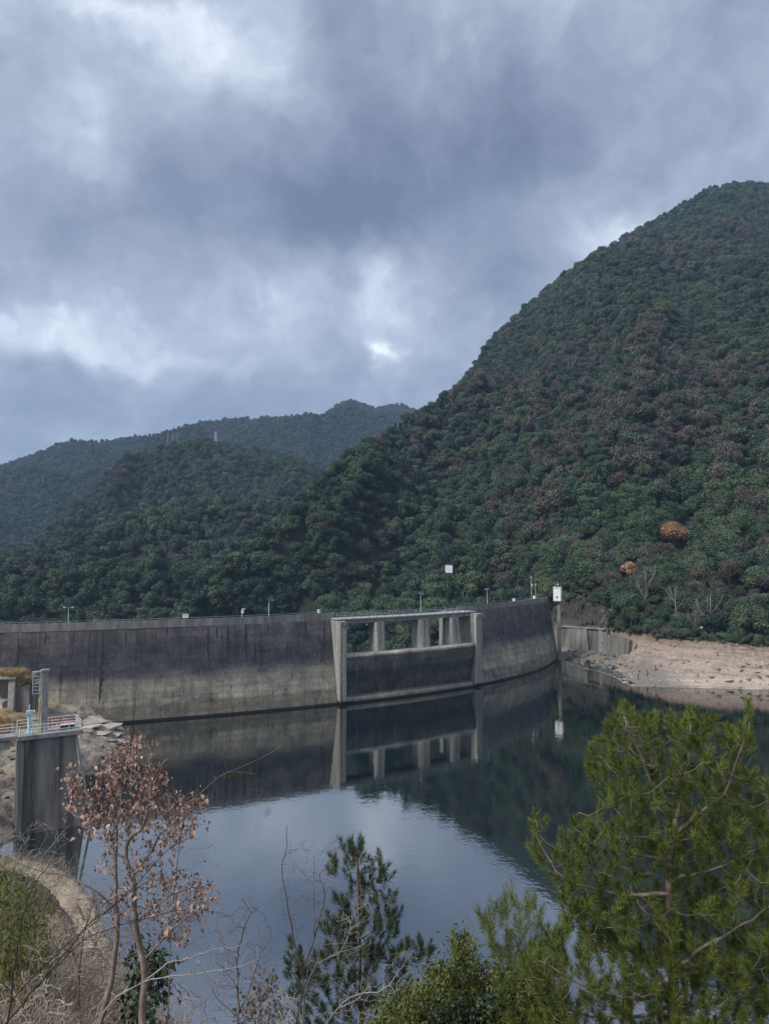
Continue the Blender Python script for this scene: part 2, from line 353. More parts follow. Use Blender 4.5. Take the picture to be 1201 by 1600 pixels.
# lower wooded spur in front of that hill
RID4 = [(-700, 930, 470), (-200, 925, 480), (-100, 915, 490), (0, 893, 510), (60, 868, 530), (130, 843, 550), (200, 820, 565), (250, 806, 575), (290, 797, 580), (340, 794, 580), (400, 790, 585), (440, 792, 585), (480, 815, 575), (520, 870, 560), (600, 960, 540), (1980, 1100, 540)]
def r4_ridge(px):
    D = interp(px, RID4, 2); return D, zat(px, interp(px, RID4, 1) + 6, D)
def r4_foot(px): return np.interp(px, [200, 290, 400, 520], [338, 372, 405, 460]), np.full(len(px), -22.)
def r4_back(px):
    D, z = r4_ridge(px); return D + 130, z - 60
def amp_spur(X, Y, T, seed):
    w = np.clip(T / .25, 0, 1) * np.clip((1 - T) / .25, .15, 1); w[T > 1] = .3
    return w * (5 * fbm(X / 60, Y / 60, 3, seed) + 30 * spurs(X, Y, T, seed, -.7, 7.0))
spurP, spurT = sheet([r4_foot, r4_ridge, r4_back], amp_spur, 15, [50, 8])
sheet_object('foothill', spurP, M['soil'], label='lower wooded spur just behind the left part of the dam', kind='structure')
# far ridge
RID3_ = [(-700, 800, 2700), (-300, 770, 2700), (0, 733, 2700), (50, 715, 2700), (100, 698, 2700), (180, 686, 2650), (230, 681, 2600), (270, 677, 2600), (310, 662, 2650), (350, 655, 2700), (400, 655, 2750), (440, 657, 2800),
        (480, 652, 2900), (500, 651, 3000), (514, 643, 3000), (529, 632, 3050), (548, 626, 3100), (566, 632, 3100), (586, 639, 3150), (606, 634, 3150), (630, 633, 3200), (658, 645, 3200), (720, 690, 3200), (850, 750, 3200), (1980, 900, 3200)]
RID3 = [(a, b, c * .72) for a, b, c in RID3_]
def r3_ridge(px):
    D = interp(px, RID3, 2); return D, zat(px, interp(px, RID3, 1) + 2, D)
def r3_foot(px): return np.full(len(px), 1020.), np.full(len(px), 10.)
def r3_back(px):
    D, z = r3_ridge(px); return D + 500, z - 250
def amp_far(X, Y, T, seed):
    w = np.clip(T / .2, 0, 1) * np.clip((1 - T) / .3, .04, 1); w[T > 1] = .3
    return w * (25 * fbm(X / 420, Y / 600, 3, seed) + 95 * spurs(X, Y, T, seed, .9, 8.0) + 8 * fbm(X / 90, Y / 90, 2, seed + 5))
farP, farT = sheet([r3_foot, r3_ridge, r3_back], amp_far, 21, [60, 6])
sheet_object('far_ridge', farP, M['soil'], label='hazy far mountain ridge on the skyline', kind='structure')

# right shore: drawdown bank below the tree line
SHORE = [(850, 1022), (868, 1030), (885, 1037), (905, 1043), (930, 1049), (950, 1056), (965, 1064), (978, 1072), (990, 1073), (1050, 1074), (1201, 1078), (1500, 1090), (1980, 1120)]
WALLTOP = [(850, 290, 10.0), (868, 286, 10.0), (900, 275.6, 10), (925, 269.6, 10), (948, 263.2, 9.9), (968, 255.8, 9.8), (985, 250.6, 9.6), (1040, 233, 9.6), (1120, 224, 9.4), (1201, 218, 9.2), (1500, 195, 9), (1980, 166, 9)]
def s_shoreD(px):
    return np.array([atz(p, q, 0)[1] for p, q in zip(px, interp(px, SHORE, 1))])
scols = np.concatenate([np.arange(846, 1260, 1.5), np.arange(1260, 1980, 20.0)])
def s0(px): return s_shoreD(px) - 16, np.full(len(px), -7.)
def s1(px): return s_shoreD(px), np.full(len(px), 0.05)
def s2(px): return interp(px, WALLTOP, 1), interp(px, WALLTOP, 2)
def s3(px): D, z = r_foot(px); return D + 3, z + .6
def s4(px): D, z = r_foot(px); return D + 25, z - 6
def amp_shore(X, Y, T, seed):
    w = np.where(T < 1, .6, np.where(T < 4, 1, .3)) * np.clip(np.abs(T - 1) * 3, .12, 1)
    up = T * 9 + .7 * fbm(X / 14, Y / 14, 3, seed + 9); st = np.abs((up % 1.0) - .5) * 2; st = np.clip(st * 1.8 - .5, 0, 1) - .5      # ledges left by falling water
    cliff = np.clip((T - 3.0) / .3, 0, 1) * np.clip((4.0 - T) / .3, 0, 1) * np.clip((85 - X) / 15, 0, 1)
    crag = (1 - 2 * np.abs(vnoise(X / 3.2, Y * .4 + T * 6, seed + 21))) + .6 * (1 - 2 * np.abs(vnoise(X / 1.3, Y * .8 + T * 14, seed + 22)))
    zz = np.clip((T - 1) * 5 * 1.9, 0, 9.5); left = np.clip((69 + zz * 2.7 - X) / 4.0, 0, 1) * np.clip(T - 1, 0, .15) / .15 * np.clip((3 - T) / .1, 0, 1)
    return w * (.55 * fbm(X / 7, Y / 7, 4, seed) + .5 * st + .45 * fbm(X / 1.6, Y / 1.6, 3, seed + 3)) + cliff * crag * .8 - left * (1.0 + .6 * np.abs(fbm(X / 2.5, Y / 2.5, 2, seed + 12)))
def s1b(px):
    D0 = s_shoreD(px); D2, z2 = s2(px); k = np.interp(px, [868, 960, 990, 1015], [.3, .3, .6, .95]); d = np.interp(px, [960, 1015], [.8, 1.0]); return D2 - d, z2 * k
shoreP, shoreT = sheet([s0, s1, s1b, s2, s3, s4], amp_shore, 31, [4, 84, 6, 22, 3], cols=scols)
def shore_material():
    m, nt, b, N, L = new_mat('drawdown_bank'); pos = N('ShaderNodeNewGeometry').outputs['Position']; sp = N('ShaderNodeSeparateXYZ'); L(pos, sp.inputs[0])
    g = mnoise(nt, .35, 8, .68, pos); g2 = mnoise(nt, 1.0, 5, .6, pos, (.06, .06, 1.6)); fine = mnoise(nt, 2.0, 6, .7, pos)
    z = mmath(nt, 'ADD', sp.outputs[2], mmath(nt, 'MULTIPLY', mmath(nt, 'SUBTRACT', g, .5), 4))
    zf = mmath(nt, 'MULTIPLY', z, 1 / 16.)
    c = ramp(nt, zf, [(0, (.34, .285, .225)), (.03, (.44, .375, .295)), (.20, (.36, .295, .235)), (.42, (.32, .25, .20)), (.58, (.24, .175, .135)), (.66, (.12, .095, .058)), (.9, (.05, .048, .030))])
    c = mixc(nt, .85, c, ramp(nt, g2, [(.3, (.62, .6, .6)), (.5, (1, 1, 1)), (.7, (1.2, 1.18, 1.15))]), 'MULTIPLY')
    c = mixc(nt, .9, c, ramp(nt, fine, [(.28, (.5, .49, .48)), (.5, (1, 1, 1)), (.7, (1.3, 1.3, 1.3))]), 'MULTIPLY')
    ln = mnoise(nt, 1.0, 3, .5, pos, (.10, .10, 5.5)); c = mixc(nt, .8, c, ramp(nt, ln, [(.36, (.45, .43, .42)), (.44, (1, 1, 1)), (.6, (1, 1, 1)), (.68, (1.2, 1.2, 1.2))]), 'MULTIPLY')
    # the corner beside the dam is darker wet rock
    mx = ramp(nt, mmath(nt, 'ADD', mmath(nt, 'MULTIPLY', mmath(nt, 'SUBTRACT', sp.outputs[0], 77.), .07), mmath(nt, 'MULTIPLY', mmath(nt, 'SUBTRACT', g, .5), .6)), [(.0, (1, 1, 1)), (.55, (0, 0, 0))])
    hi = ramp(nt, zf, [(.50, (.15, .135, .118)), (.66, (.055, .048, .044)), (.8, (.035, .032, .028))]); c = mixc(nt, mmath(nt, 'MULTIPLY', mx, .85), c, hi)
    L(c, b.inputs['Base Color']); b.inputs['Roughness'].default_value = .92; bump(nt, b, mmath(nt, 'ADD', fine, g), .8, .35); return m
M['shore'] = shore_material()
_ck = np.clip((shoreT - 2.95) / .12, 0, 1) * np.clip((4.25 - shoreT) / .3, 0, 1) * np.clip((90 - shoreP[..., 0]) / 12, 0, 1); _x, _z = shoreP[..., 0], shoreP[..., 2]
_cr = 1 - 2 * np.abs(vnoise(_x / 3.4 + .25 * _z, _z / 2.6, 301)) + .6 * (1 - 2 * np.abs(vnoise(_x / 1.4, _z / 1.2 + .3 * _x, 302))) + .5 * np.round(2 * vnoise(_x / 2.2, _z / 3.0, 303)) / 2
shoreP[..., 1] -= _ck * _cr * 1.5
shore = sheet_object('shore', shoreP, M['shore'], label='bare pinkish drawdown bank along the right shore', kind='structure')

# ------------------------------------------------------------------ trees of the forest
def blob_crown(seed, nb, nq, size, rx=1.0, rz=.8, z0=.95, flat=.45, sub=.36):
    g = np.random.default_rng(seed); V = []; 
    d = g.normal(size=(nb, 3)); d /= np.linalg.norm(d, axis=1)[:, None]; d[:, 2] = np.abs(d[:, 2]) * 1.15 - .35
    rad = g.uniform(.45, .82, nb)[:, None]; C = d * rad * np.array([rx, rx, rz]); sr = g.uniform(sub * .75, sub * 1.3, nb)
    out = []
    for c, r in zip(C, sr):
        n = int(nq * (r / sub) ** 2); q = g.normal(size=(n, 3)); q[:, 2] += .35; q /= np.linalg.norm(q, axis=1)[:, None]
        p = c + q * r * g.uniform(.75, 1.12, n)[:, None] * np.array([1, 1, .8])
        nn = q + g.normal(size=(n, 3)) * .55; nn /= np.linalg.norm(nn, axis=1)[:, None]
        out.append((p, nn))
    p = np.concatenate([o[0] for o in out]); nn = np.concatenate([o[1] for o in out])
    return leaf_quads(p, nn, size, g, z0)
def leaf_quads(p, nn, size, g, z0=0, aspect=.75):
    n = len(p); a = np.cross(nn, g.normal(size=(n, 3))); a /= np.linalg.norm(a, axis=1)[:, None] + 1e-9; b = np.cross(nn, a)
    s = (g.uniform(.6, 1.35, n) * size)[:, None]
    V = np.stack([p - a * s, p - b * s * aspect, p + a * s, p + b * s * aspect], 1)
    V[:, 0] -= nn * s * .25; V[:, 2] -= nn * s * .25
    V = V.reshape(-1, 3) + np.array([0, 0, z0]); return V, np.arange(len(V)).reshape(-1, 4)
def cone_crown(seed, n, size, rad=.42, h0=.35, h1=2.3):
    g = np.random.default_rng(seed); t = g.uniform(0, 1, n) ** 1.35; z = h0 + (h1 - h0) * t
    lay = .78 + .3 * np.abs(np.sin(t * 26 + g.uniform(-.5, .5, n))); a = g.uniform(0, 2 * np.pi, n); r = rad * (1 - t) ** .8 * lay * np.sqrt(g.uniform(.25, 1, n)) + .02
    p = np.stack([r * np.cos(a), r * np.sin(a), z - r * .25], 1); nn = np.stack([np.cos(a) * .7, np.sin(a) * .7, np.full(n, .65)], 1) + g.normal(size=(n, 3)) * .4
    return leaf_quads(p, nn / np.linalg.norm(nn, axis=1)[:, None], size, g)
def spray_crown(seed, n, rad=.8, h=2.0, w=.016, lim=6):
    """a leafless crown: fine upright twigs fanning out of the limbs"""
    g = np.random.default_rng(seed); V = []; F = []
    for i in range(n):
        k = i % lim; a = 2 * np.pi * k / lim + .5; base = np.array([math.cos(a), math.sin(a), 0]) * g.uniform(.05, .6) * rad
        t = g.uniform(.25, .85); p = np.array([0, 0, h * (.25 + .5 * t)]) + base * t
        q = p + (np.array([0, 0, 1]) * g.uniform(.12, .5) + np.array([math.cos(a), math.sin(a), 0]) * g.uniform(0, .35) + g.normal(size=3) * .17) * rad
        s = np.cross(q - p, g.normal(size=3)); s = s / np.linalg.norm(s) * w * g.uniform(.6, 1.3); m = len(V)
        V += [p - s, p + s, q + s * .3, q - s * .3]; F.append((m, m + 1, m + 2, m + 3))
    return np.array(V), np.array(F)
def tree_trunk(seed, h, r, limbs=4, top=1.0, spread=.5):
    g = random.Random(seed); b = MB(); P = [(0, 0, -.25)]
    for i in range(1, 6): P.append((g.uniform(-.05, .05), g.uniform(-.05, .05), h * i / 5 * top))
    b.tube(P, [r * (1.25 - .19 * i) for i in range(6)], 6)
    for k in range(limbs):
        a = 2 * math.pi * k / limbs + g.uniform(-.4, .4); z = h * g.uniform(.35, .65); e = spread * g.uniform(.6, 1.1)
        b.tube([(0, 0, z), (math.cos(a) * e * .5, math.sin(a) * e * .5, z + h * .16), (math.cos(a) * e, math.sin(a) * e, z + h * .36)], [r * .5, r * .33, r * .12], 5)
    return b
G1 = [(.12, (.018, .038, .025)), (.32, (.031, .061, .038)), (.5, (.049, .086, .048)), (.68, (.073, .111, .057)), (.9, (.106, .140, .068))]
M['leaf'] = leafmat('evergreen_leaves', G1, .25)
M['leaf_olive'] = leafmat('olive_leaves', [(.1, (.036, .064, .032)), (.5, (.062, .098, .046)), (.9, (.100, .130, .060))], .25)
M['leaf_grey'] = leafmat('greyish_winter_leaves', [(.1, (.052, .049, .040)), (.5, (.092, .083, .067)), (.9, (.140, .124, .100))], .25)
M['leaf_brown'] = leafmat('brown_winter_leaves', [(.1, (.066, .054, .037)), (.5, (.108, .086, .058)), (.9, (.155, .122, .084))], .25)
M['leaf_orange'] = leafmat('orange_autumn_leaves', [(.2, (.24, .13, .06)), (.5, (.42, .24, .12)), (.8, (.56, .36, .20))], 1.6)
M['conifer'] = leafmat('cedar_needles', [(.1, (.014, .030, .016)), (.5, (.030, .052, .024)), (.9, (.058, .078, .032))], .25)
M['twiggrey'] = leafmat('grey_bare_twigs', [(.1, (.085, .075, .068)), (.5, (.14, .125, .115)), (.9, (.21, .185, .17))], .3)
M['paletwig'] = leafmat('pale_bare_twigs', [(.1, (.15, .135, .12)), (.5, (.22, .20, .18)), (.9, (.30, .275, .25))], .3)
def far_meshes():
    out = {}
    for i in range(4): out['g%d' % i] = np_mesh('far_evergreen', *blob_crown(100 + i, (22, 18, 24, 16)[i], 165, .060, rx=(1.0, .8, 1.1, .9)[i], rz=(1.0, 1.35, .85, 1.15)[i]), M['leaf'])
    for i in range(2): out['o%d' % i] = np_mesh('far_olive', *blob_crown(120 + i, 18, 150, .060, rz=(1.0, 1.3)[i]), M['leaf_olive'])
    for i in range(2): out['y%d' % i] = np_mesh('far_grey', *blob_crown(130 + i, 17, 120, .058, rz=(1.05, 1.35)[i]), M['leaf_grey'])
    out['b0'] = np_mesh('far_brown', *blob_crown(140, 16, 120, .058, rz=1.1), M['leaf_brown'])
    for i in range(2): out['c%d' % i] = np_mesh('far_cedar', *cone_crown(150 + i, 800, .09), M['conifer'])
    for i in range(2): out['t%d' % i] = np_mesh('far_twigs', *spray_crown(160 + i, 420, w=.022), M['twiggrey'])
    return out
FAR = far_meshes(); FKEYS = sorted(FAR)      # b0 c0 c1 g0 g1 g2 g3 o0 o1 t0 t1 y0 y1
lib = bpy.data.collections.new('forest_kinds')
for i, k in enumerate(FKEYS):
    o = bpy.data.objects.new('kind_%02d' % i, FAR[k]); lib.objects.link(o)
def scatter(P, T, density, tmax, seed, tmin=0.0):
    g = np.random.default_rng(seed)
    A, B, C, D = P[:-1, :-1], P[:-1, 1:], P[1:, 1:], P[1:, :-1]
    area = np.linalg.norm(np.cross(C - A, D - B), axis=-1) / 2
    area = np.where((T[:-1, :-1] < tmax) & (T[:-1, :-1] >= tmin), area, 0)
    c = P[:-1, :-1]; px, py = project(c); area = np.where((px > -330) & (px < 1530), area, 0)
    n = int(area.sum() * density); idx = g.choice(area.size, n, p=(area / area.sum()).ravel()); r, q = np.divmod(idx, area.shape[1])
    u, v = g.random(n)[:, None], g.random(n)[:, None]
    return (A[r, q] * (1 - u) + B[r, q] * u) * (1 - v) + (D[r, q] * (1 - u) + C[r, q] * u) * v
def gn_forest(name, pts, scale, idx, label):
    me = bpy.data.meshes.new(name); me.vertices.add(len(pts)); me.vertices.foreach_set('co', pts.astype(np.float32).ravel())
    a = me.attributes.new('size', 'FLOAT_VECTOR', 'POINT'); a.data.foreach_set('vector', scale.astype(np.float32).ravel())
    a = me.attributes.new('turn', 'FLOAT_VECTOR', 'POINT'); t = np.zeros((len(pts), 3), np.float32); t[:, 2] = rng.uniform(0, 6.28, len(pts)); a.data.foreach_set('vector', t.ravel())
    a = me.attributes.new('which', 'INT', 'POINT'); a.data.foreach_set('value', idx.astype(np.int32)); me.update()
    o = link_mesh(name, me); tag(o, label, 'forest', kind='stuff')
    ng = bpy.data.node_groups.new('forest_nodes', 'GeometryNodeTree'); ng.is_modifier = True
    ng.interface.new_socket('Geometry', in_out='INPUT', socket_type='NodeSocketGeometry'); ng.interface.new_socket('Geometry', in_out='OUTPUT', socket_type='NodeSocketGeometry')
    N, L = ng.nodes.new, ng.links.new; gi, go = N('NodeGroupInput'), N('NodeGroupOutput')
    ci = N('GeometryNodeCollectionInfo'); ci.inputs['Collection'].default_value = lib; ci.inputs['Separate Children'].default_value = True; ci.inputs['Reset Children'].default_value = True
    ip = N('GeometryNodeInstanceOnPoints'); ip.inputs['Pick Instance'].default_value = True
    def attr(nm, ty):
        n = N('GeometryNodeInputNamedAttribute'); n.data_type = ty; n.inputs['Name'].default_value = nm; return n.outputs['Attribute']
    er = N('FunctionNodeEulerToRotation'); L(attr('turn', 'FLOAT_VECTOR'), er.inputs[0])
    L(gi.outputs[0], ip.inputs['Points']); L(ci.outputs[0], ip.inputs['Instance']); L(attr('which', 'INT'), ip.inputs['Instance Index'])
    L(er.outputs[0], ip.inputs['Rotation']); L(attr('size', 'FLOAT_VECTOR'), ip.inputs['Scale']); L(ip.outputs[0], go.inputs[0])
    md = o.modifiers.new('forest', 'NODES'); md.node_group = ng
    return o
KI = {c: [i for i, k in enumerate(FKEYS) if k[0] == c] for c in 'bcgoty'}
def species(pts, g, browny):
    """letters b c g o t y for each point, in patches over the slope"""
    n = len(pts); a = fbm(pts[:, 0] / 130, pts[:, 1] / 190, 3, 77) + browny; b = fbm(pts[:, 0] / 70 + 9, pts[:, 1] / 90, 2, 51); r = g.random(n)
    s = np.full(n, 'g'); s[(b > .25) & (r < .4)] = 'o'; s[(b < -.7) & (r < .4)] = 'c'; s[r > .985] = 'c'
    q = g.random(n); pb = np.clip(a * .65 + .03, .02, .68); w = q < pb
    s[w] = np.where(g.random(w.sum()) < .60, 'y', np.where(g.random(w.sum()) < .86, 't', 'b')); return s
def kinds_scales(sp, g, base, browny=0):
    n = len(sp); idx = np.zeros(n, int)
    for c in KI:
        w = sp == c; idx[w] = g.choice(KI[c], w.sum())
    s = base * (.5 + 1.15 * g.random(n) ** 1.5); sc = np.stack([s, s, s * g.uniform(.75, 1.35, n)], 1); sc[:, 1] *= g.uniform(.8, 1.2, n)
    sc[sp == 't'] *= np.array([.9, .9, .95]); sc[sp == 'c'] *= np.array([1.0, 1.0, .72]); return idx, sc
g0 = np.random.default_rng(5)
# mountain
mp = scatter(mountP, mountT, .056, 1.03, 41); px, py = project(mp)
far = np.hypot(mp[:, 0], mp[:, 1])
brow = np.clip((mp[:, 2] - 70) / 200, -.45, .35) - .12
MXY = project(mountP)
def on_mount(px_, py_):                   # first point of the slope met in that direction
    j = int(np.argmin(np.abs(MXY[0][40] - px_))); r = np.argmax(MXY[1][:, j] <= py_); return mountP[r, j]
ok = np.ones(len(mp), bool)
for a_, b_, rad_ in ((1047, 866, 11), (978, 915, 7), (1126, 925, 8), (1003, 965, 6), (1045, 965, 6), (860, 780, 4), (968, 780, 5), (701, 900, 6)):
    q_ = on_mount(a_, b_); d_ = np.hypot(mp[:, 0] - q_[0], mp[:, 1] - q_[1]); u_ = (mp[:, :2] @ q_[:2]) / np.linalg.norm(q_[:2]); lat = np.abs(mp[:, 0] * q_[1] - mp[:, 1] * q_[0]) / np.linalg.norm(q_[:2]); fr = np.linalg.norm(q_[:2]) - u_
    ok &= ~((d_ < rad_ * .8) | ((lat < rad_ * .7) & (fr > 0) & (fr < rad_ * 1.6)))
mp = mp[ok]; px = px[ok]; py = py[ok]; far = far[ok]; brow = brow[ok]
sp = species(mp, g0, brow)
pale = (px > 960) & (py > 745) & (py < 850); sp[pale & (g0.random(len(sp)) < .55)] = 'o'
# the trees that show largest stand as objects of their own
inview = (px > -5) & (px < 1206) & ((px > 872) | (py < 985) & (px > 515))
order = np.argsort(far + np.where(inview, 0, 1e6)); near = order[:285]
rest = np.ones(len(mp), bool); rest[near] = False
ix, sc = kinds_scales(sp[rest], g0, np.interp(far[rest], [250, 700, 1500], [3.8, 3.35, 3.5]))
gn_forest('mountain_forest', mp[rest] - [0, 0, .3], sc, ix, 'mixed evergreen and winter-brown forest covering the steep mountain')
hp = np.concatenate([scatter(hillP, hillT, .04, 1.03, 43), scatter(spurP, spurT, .045, 1.15, 44)]); sp2 = species(hp, g0, -.12 - .0 * hp[:, 0]); ix, sc = kinds_scales(sp2, g0, 4.1)
gn_forest('hill_forest', hp, sc, ix, 'dense dark green forest on the hill behind the dam')
fp = scatter(farP, farT, .03, 1.03, 47, .0); sp3 = species(fp, g0, .05); ix, sc = kinds_scales(sp3, g0, 3.9)
gn_forest('far_forest', fp, sc, ix, 'bluish forest on the far ridge under the clouds')

# bushes along the edge of the wood
up_ = scatter(shoreP, shoreT, .30, 4.6, 53, 2.97); upx = project(up_)[0]; up2 = scatter(mountP, mountT, .11, .22, 54); up2x = project(up2)[0]; up2 = up2[(up2x > 500)]
keep = (upx > 955) | ((g0.random(len(up_)) < .25) & (up_[:, 2] > 17)); up_ = np.concatenate([up_[keep], up2])
sp4 = np.where(g0.random(len(up_)) < .7, 'g', np.where(g0.random(len(up_)) < .6, 'y', 'o')); ix, sc = kinds_scales(sp4, g0, 1.5)
gn_forest('understory', up_ - [0, 0, .7], sc, ix, 'low bushes along the foot of the wood above the bare bank')
# near trees, each a thing with trunk and crown
def tree_proto(key):
    k, i = key[0], int(key[1:])
    if k == 'g': return tree_trunk(i, 1.6, .06), blob_crown(200 + i, 24, 300, .050, rx=(1.0, .85, 1.1, .9)[i], rz=(.95, 1.25, .85, 1.1)[i]), M['leaf'], 'broadleaf_tree'
    if k == 'o': return tree_trunk(i, 1.6, .055), blob_crown(220 + i, 20, 280, .050, rz=.95 + .15 * i), M['leaf_olive'], 'broadleaf_tree'
    if k == 'y': return tree_trunk(i, 1.8, .05), blob_crown(230 + i, 20, 170, .045, rz=1.05 + .2 * i), M['leaf_grey'], 'broadleaf_tree'
    if k == 'b': return tree_trunk(i, 1.8, .05), blob_crown(240 + i, 18, 180, .045, rz=1.05), M['leaf_brown'], 'brown_tree'
    if k == 'c': return tree_trunk(i, 2.2, .05, 0), cone_crown(250 + i, 1800, .065), M['conifer'], 'cedar_tree'
    if k == 't': return bare_tree(i)
    if k == 'a': return tree_trunk(i, 1.7, .05), blob_crown(270 + i, 17, 230, .046, rz=1.0), M['leaf_orange'], 'autumn_tree'
def bare_tree(seed):
    g = np.random.default_rng(900 + seed); pos = []; rad = []; tr = MB(); br = MB()
    def stem(P, r0, r1, b):
        R_ = [r0 + (r1 - r0) * i / (len(P) - 1) for i in range(len(P))]; b.tube(P, R_, 5); pos.extend(np.array(p, float) for p in P); rad.extend(R_)
    lean = g.normal(size=2) * .12
    stem([(0, 0, -.2), (lean[0] * .3, lean[1] * .3, .5), (lean[0] * .7, lean[1] * .8, 1.0), (lean[0], lean[1], 1.5), (lean[0] * 1.2, lean[1], 1.95)], .05, .012, tr)
    for k in range(6):
        a = k * 1.05 + g.uniform(-.3, .3); z = .45 + .13 * k; L_ = g.uniform(.5, .8)
        stem([(lean[0] * z * .6, lean[1] * z * .6, z), (math.cos(a) * L_ * .4, math.sin(a) * L_ * .4, z + .28), (math.cos(a) * L_ * .75, math.sin(a) * L_ * .75, z + .62), (math.cos(a) * L_ * .95, math.sin(a) * L_ * .95, z + .95)], .026, .009, tr)
    T = []
    while len(T) < 420:
        p = g.uniform([-1, -1, .45], [1, 1, 2.2]); q = (p - [0, 0, 1.3]) / [.95, .95, .95]
        if np.dot(q, q) < 1: T.append(p)
    T = np.array(T); B0 = np.array(pos); T = T[np.argsort([np.min(np.linalg.norm(B0 - t, axis=1)) for t in T])]
    for t in T:
        B = np.array(pos); d = np.linalg.norm(B - t, axis=1); c = d + 1.2 * np.clip(B[:, 2] - t[2] + .5 * d, 0, None); k = int(np.argmin(c)); p = B[k]
        m = p + (t - p) * .5 + g.normal(size=3) * .05 * d[k]; r0 = min(rad[k] * .7, .0065 + .012 * d[k]); br.tube([p, m, t], [r0, r0 * .75, .0065], 3, False); pos.append(m); rad.append(r0 * .75); pos.append(t); rad.append(.0055)
    return tr, (np.array(br.v), np.array(br.f)), M['paletwig'], 'bare_tree'
PROTO = {}
def proto(key):
    if key not in PROTO:
        tb, cr, mat, nm = tree_proto(key)
        PROTO[key] = (tb.mesh('trunk', M['paletwig'] if key[0] == 't' else M['bark'], True), np_mesh('crown', cr[0], cr[1], mat), nm)
    return PROTO[key]
def plant_tree(key, loc, s, label, cat, group=None, sz=1.0):
    tm, cm, nm = proto(key); e = empty(nm, tuple(map(float, loc)), random.uniform(0, 6.28)); e.scale = (s, s, s * sz)
    link_mesh('trunk', tm, e); link_mesh('crown', cm, e); return tag(e, label, cat, group)
TXT = {'g': 'dark evergreen broadleaf tree', 'o': 'olive-green broadleaf tree', 'y': 'grey-brown winter broadleaf tree', 'b': 'dull brown-leaved tree', 'c': 'narrow dark cedar tree', 't': 'pale leafless tree'}
def zone(a, b):
    if a > 872:
        w = 'above the rock cliff' if a < 950 else 'left of the orange autumn tree' if a < 1030 else 'around the orange autumn tree' if a < 1105 else 'toward the right picture edge'
        h = ('at the tree line ' if far_ < 262 else 'just above the tree line ' if far_ < 300 else 'well above the bare bank ')
        return h + w, h + w
    if a > 745: return 'behind the dam crest left of the white valve house', 'behind the right end of the dam'
    w = 'behind the first bay of the weir bridge' if a < 580 else 'behind the second bay of the weir bridge' if a < 645 else 'behind the last bay of the weir bridge'
    return w, w
def zone_old(a, b):
    if a > 872: return ('at the tree line just above the bare bank', 'trees at the tree line above the bare bank') if far_ < 285 else ('higher up the slope right of the white valve house', 'trees on the slope right of the valve house')
    if a > 745: return 'in the forest behind the dam crest beside the white valve house', 'trees behind the right end of the dam'
    return 'in the forest behind the bridge over the weir', 'trees seen behind the weir bridge'
for j in near:
    far_ = far[j]; k = sp[j]; z_, g_ = zone(px[j], py[j])
    key = k + str(random.randrange({'g': 4, 'o': 3, 'y': 2, 'b': 1, 'c': 2, 't': 2}[k]))
    s_ = random.uniform(3.2, 5.8) * (.85 if k == 't' else 1)
    plant_tree(key, mp[j] - [0, 0, .3], s_, TXT[k] + ' ' + z_, 'tree', TXT[k] + 's ' + g_, random.uniform(.85, 1.15))
# specially seen trees on the right bank and slopes
def special(key, px_, py_, D, s, label, cat, sz=1.0):
    p = on_mount(px_, py_) if D is None else at(px_, py_, D); return plant_tree(key, p, s, label, cat, None, sz)
special('a0', 1047, 870, None, 5.6, 'bright orange autumn tree alone on the green slope', 'tree', 1.05)
special('a1', 978, 915, None, 3.6, 'small orange autumn tree above the rock cliff', 'tree', 1.0)
special('b0', 1126, 925, None, 4.6, 'russet-brown tree behind the large bare tree', 'tree', 1.0)
special('b0', 860, 780, None, 4.0, 'faint tan-brown tree high above the valve house', 'tree', 1.1)
special('b0', 968, 780, None, 5.6, 'pinkish brown tree on the middle slope', 'tree', .8)
special('t0', 1108, 1000, 236, 7.6, 'large pale leafless tree leaning over the bare bank', 'tree', .95)
special('t1', 1085, 1000, 238, 5.0, 'smaller leafless tree left of the large pale one', 'tree', 1.0)
special('t1', 1003, 965, None, 6.4, 'slender leafless tree with straight white trunk', 'tree', 1.15)
special('t0', 1045, 965, None, 5.6, 'grey leafless tree between dark evergreens', 'tree', .9)
special('g1', 1060, 985, 240, 3.2, 'bright green bushy tree at the edge of the bare bank', 'tree', 1.0)
special('o1', 985, 980, 252, 3.3, 'yellow-green bamboo-like tree beside the retaining wall', 'tree', 1.2)

# ------------------------------------------------------------------ reservoir water
CX, CY, HD = -92.35, 327.54, 21.6
wpts = np.array([atz(x, y, 0) for x, y in ((220, 1127), (350, 1117), (440, 1110), (530, 1101), (640, 1088), (750, 1070), (800, 1060), (840, 1047), (865, 1035))])
kpts = np.array([atz(x, y, HD) for x, y in ((0, 977), (107, 973), (220, 969), (300, 966), (420, 963), (515, 960), (757, 943), (800, 939), (850, 934))])
def pol(P): return np.arctan2(P[:, 1] - CY, P[:, 0] - CX), np.hypot(P[:, 0] - CX, P[:, 1] - CY)
tk, rk = pol(kpts); KF = np.polyfit(tk, rk, 3); tw, rw = pol(wpts)
TH0, TH1 = tk.min() - .16, tw.max() + .035
def rK(t):
    t = np.asarray(t, float); tc = np.clip(t, tk.min(), tk.max()); return np.polyval(KF, tc) + (np.minimum(t - tk.min(), 0)) * 60 * -1
WF = np.polyfit(np.concatenate([tw, tk[:2]]), np.concatenate([rw, rK(tk[:2]) + 3.0]), 3)
def rW(t):
    tc = np.clip(t, tk.min(), tw.max()); w = np.polyval(WF, tc) + (np.minimum(np.asarray(t) - tk.min(), 0)) * 60 * -1
    return np.maximum(w, rK(t) + 1.2)
def dp(t, r, z): return np.array([CX + r * math.cos(t), CY + r * math.sin(t), z])
ths = np.linspace(TH0, TH1, 3000)
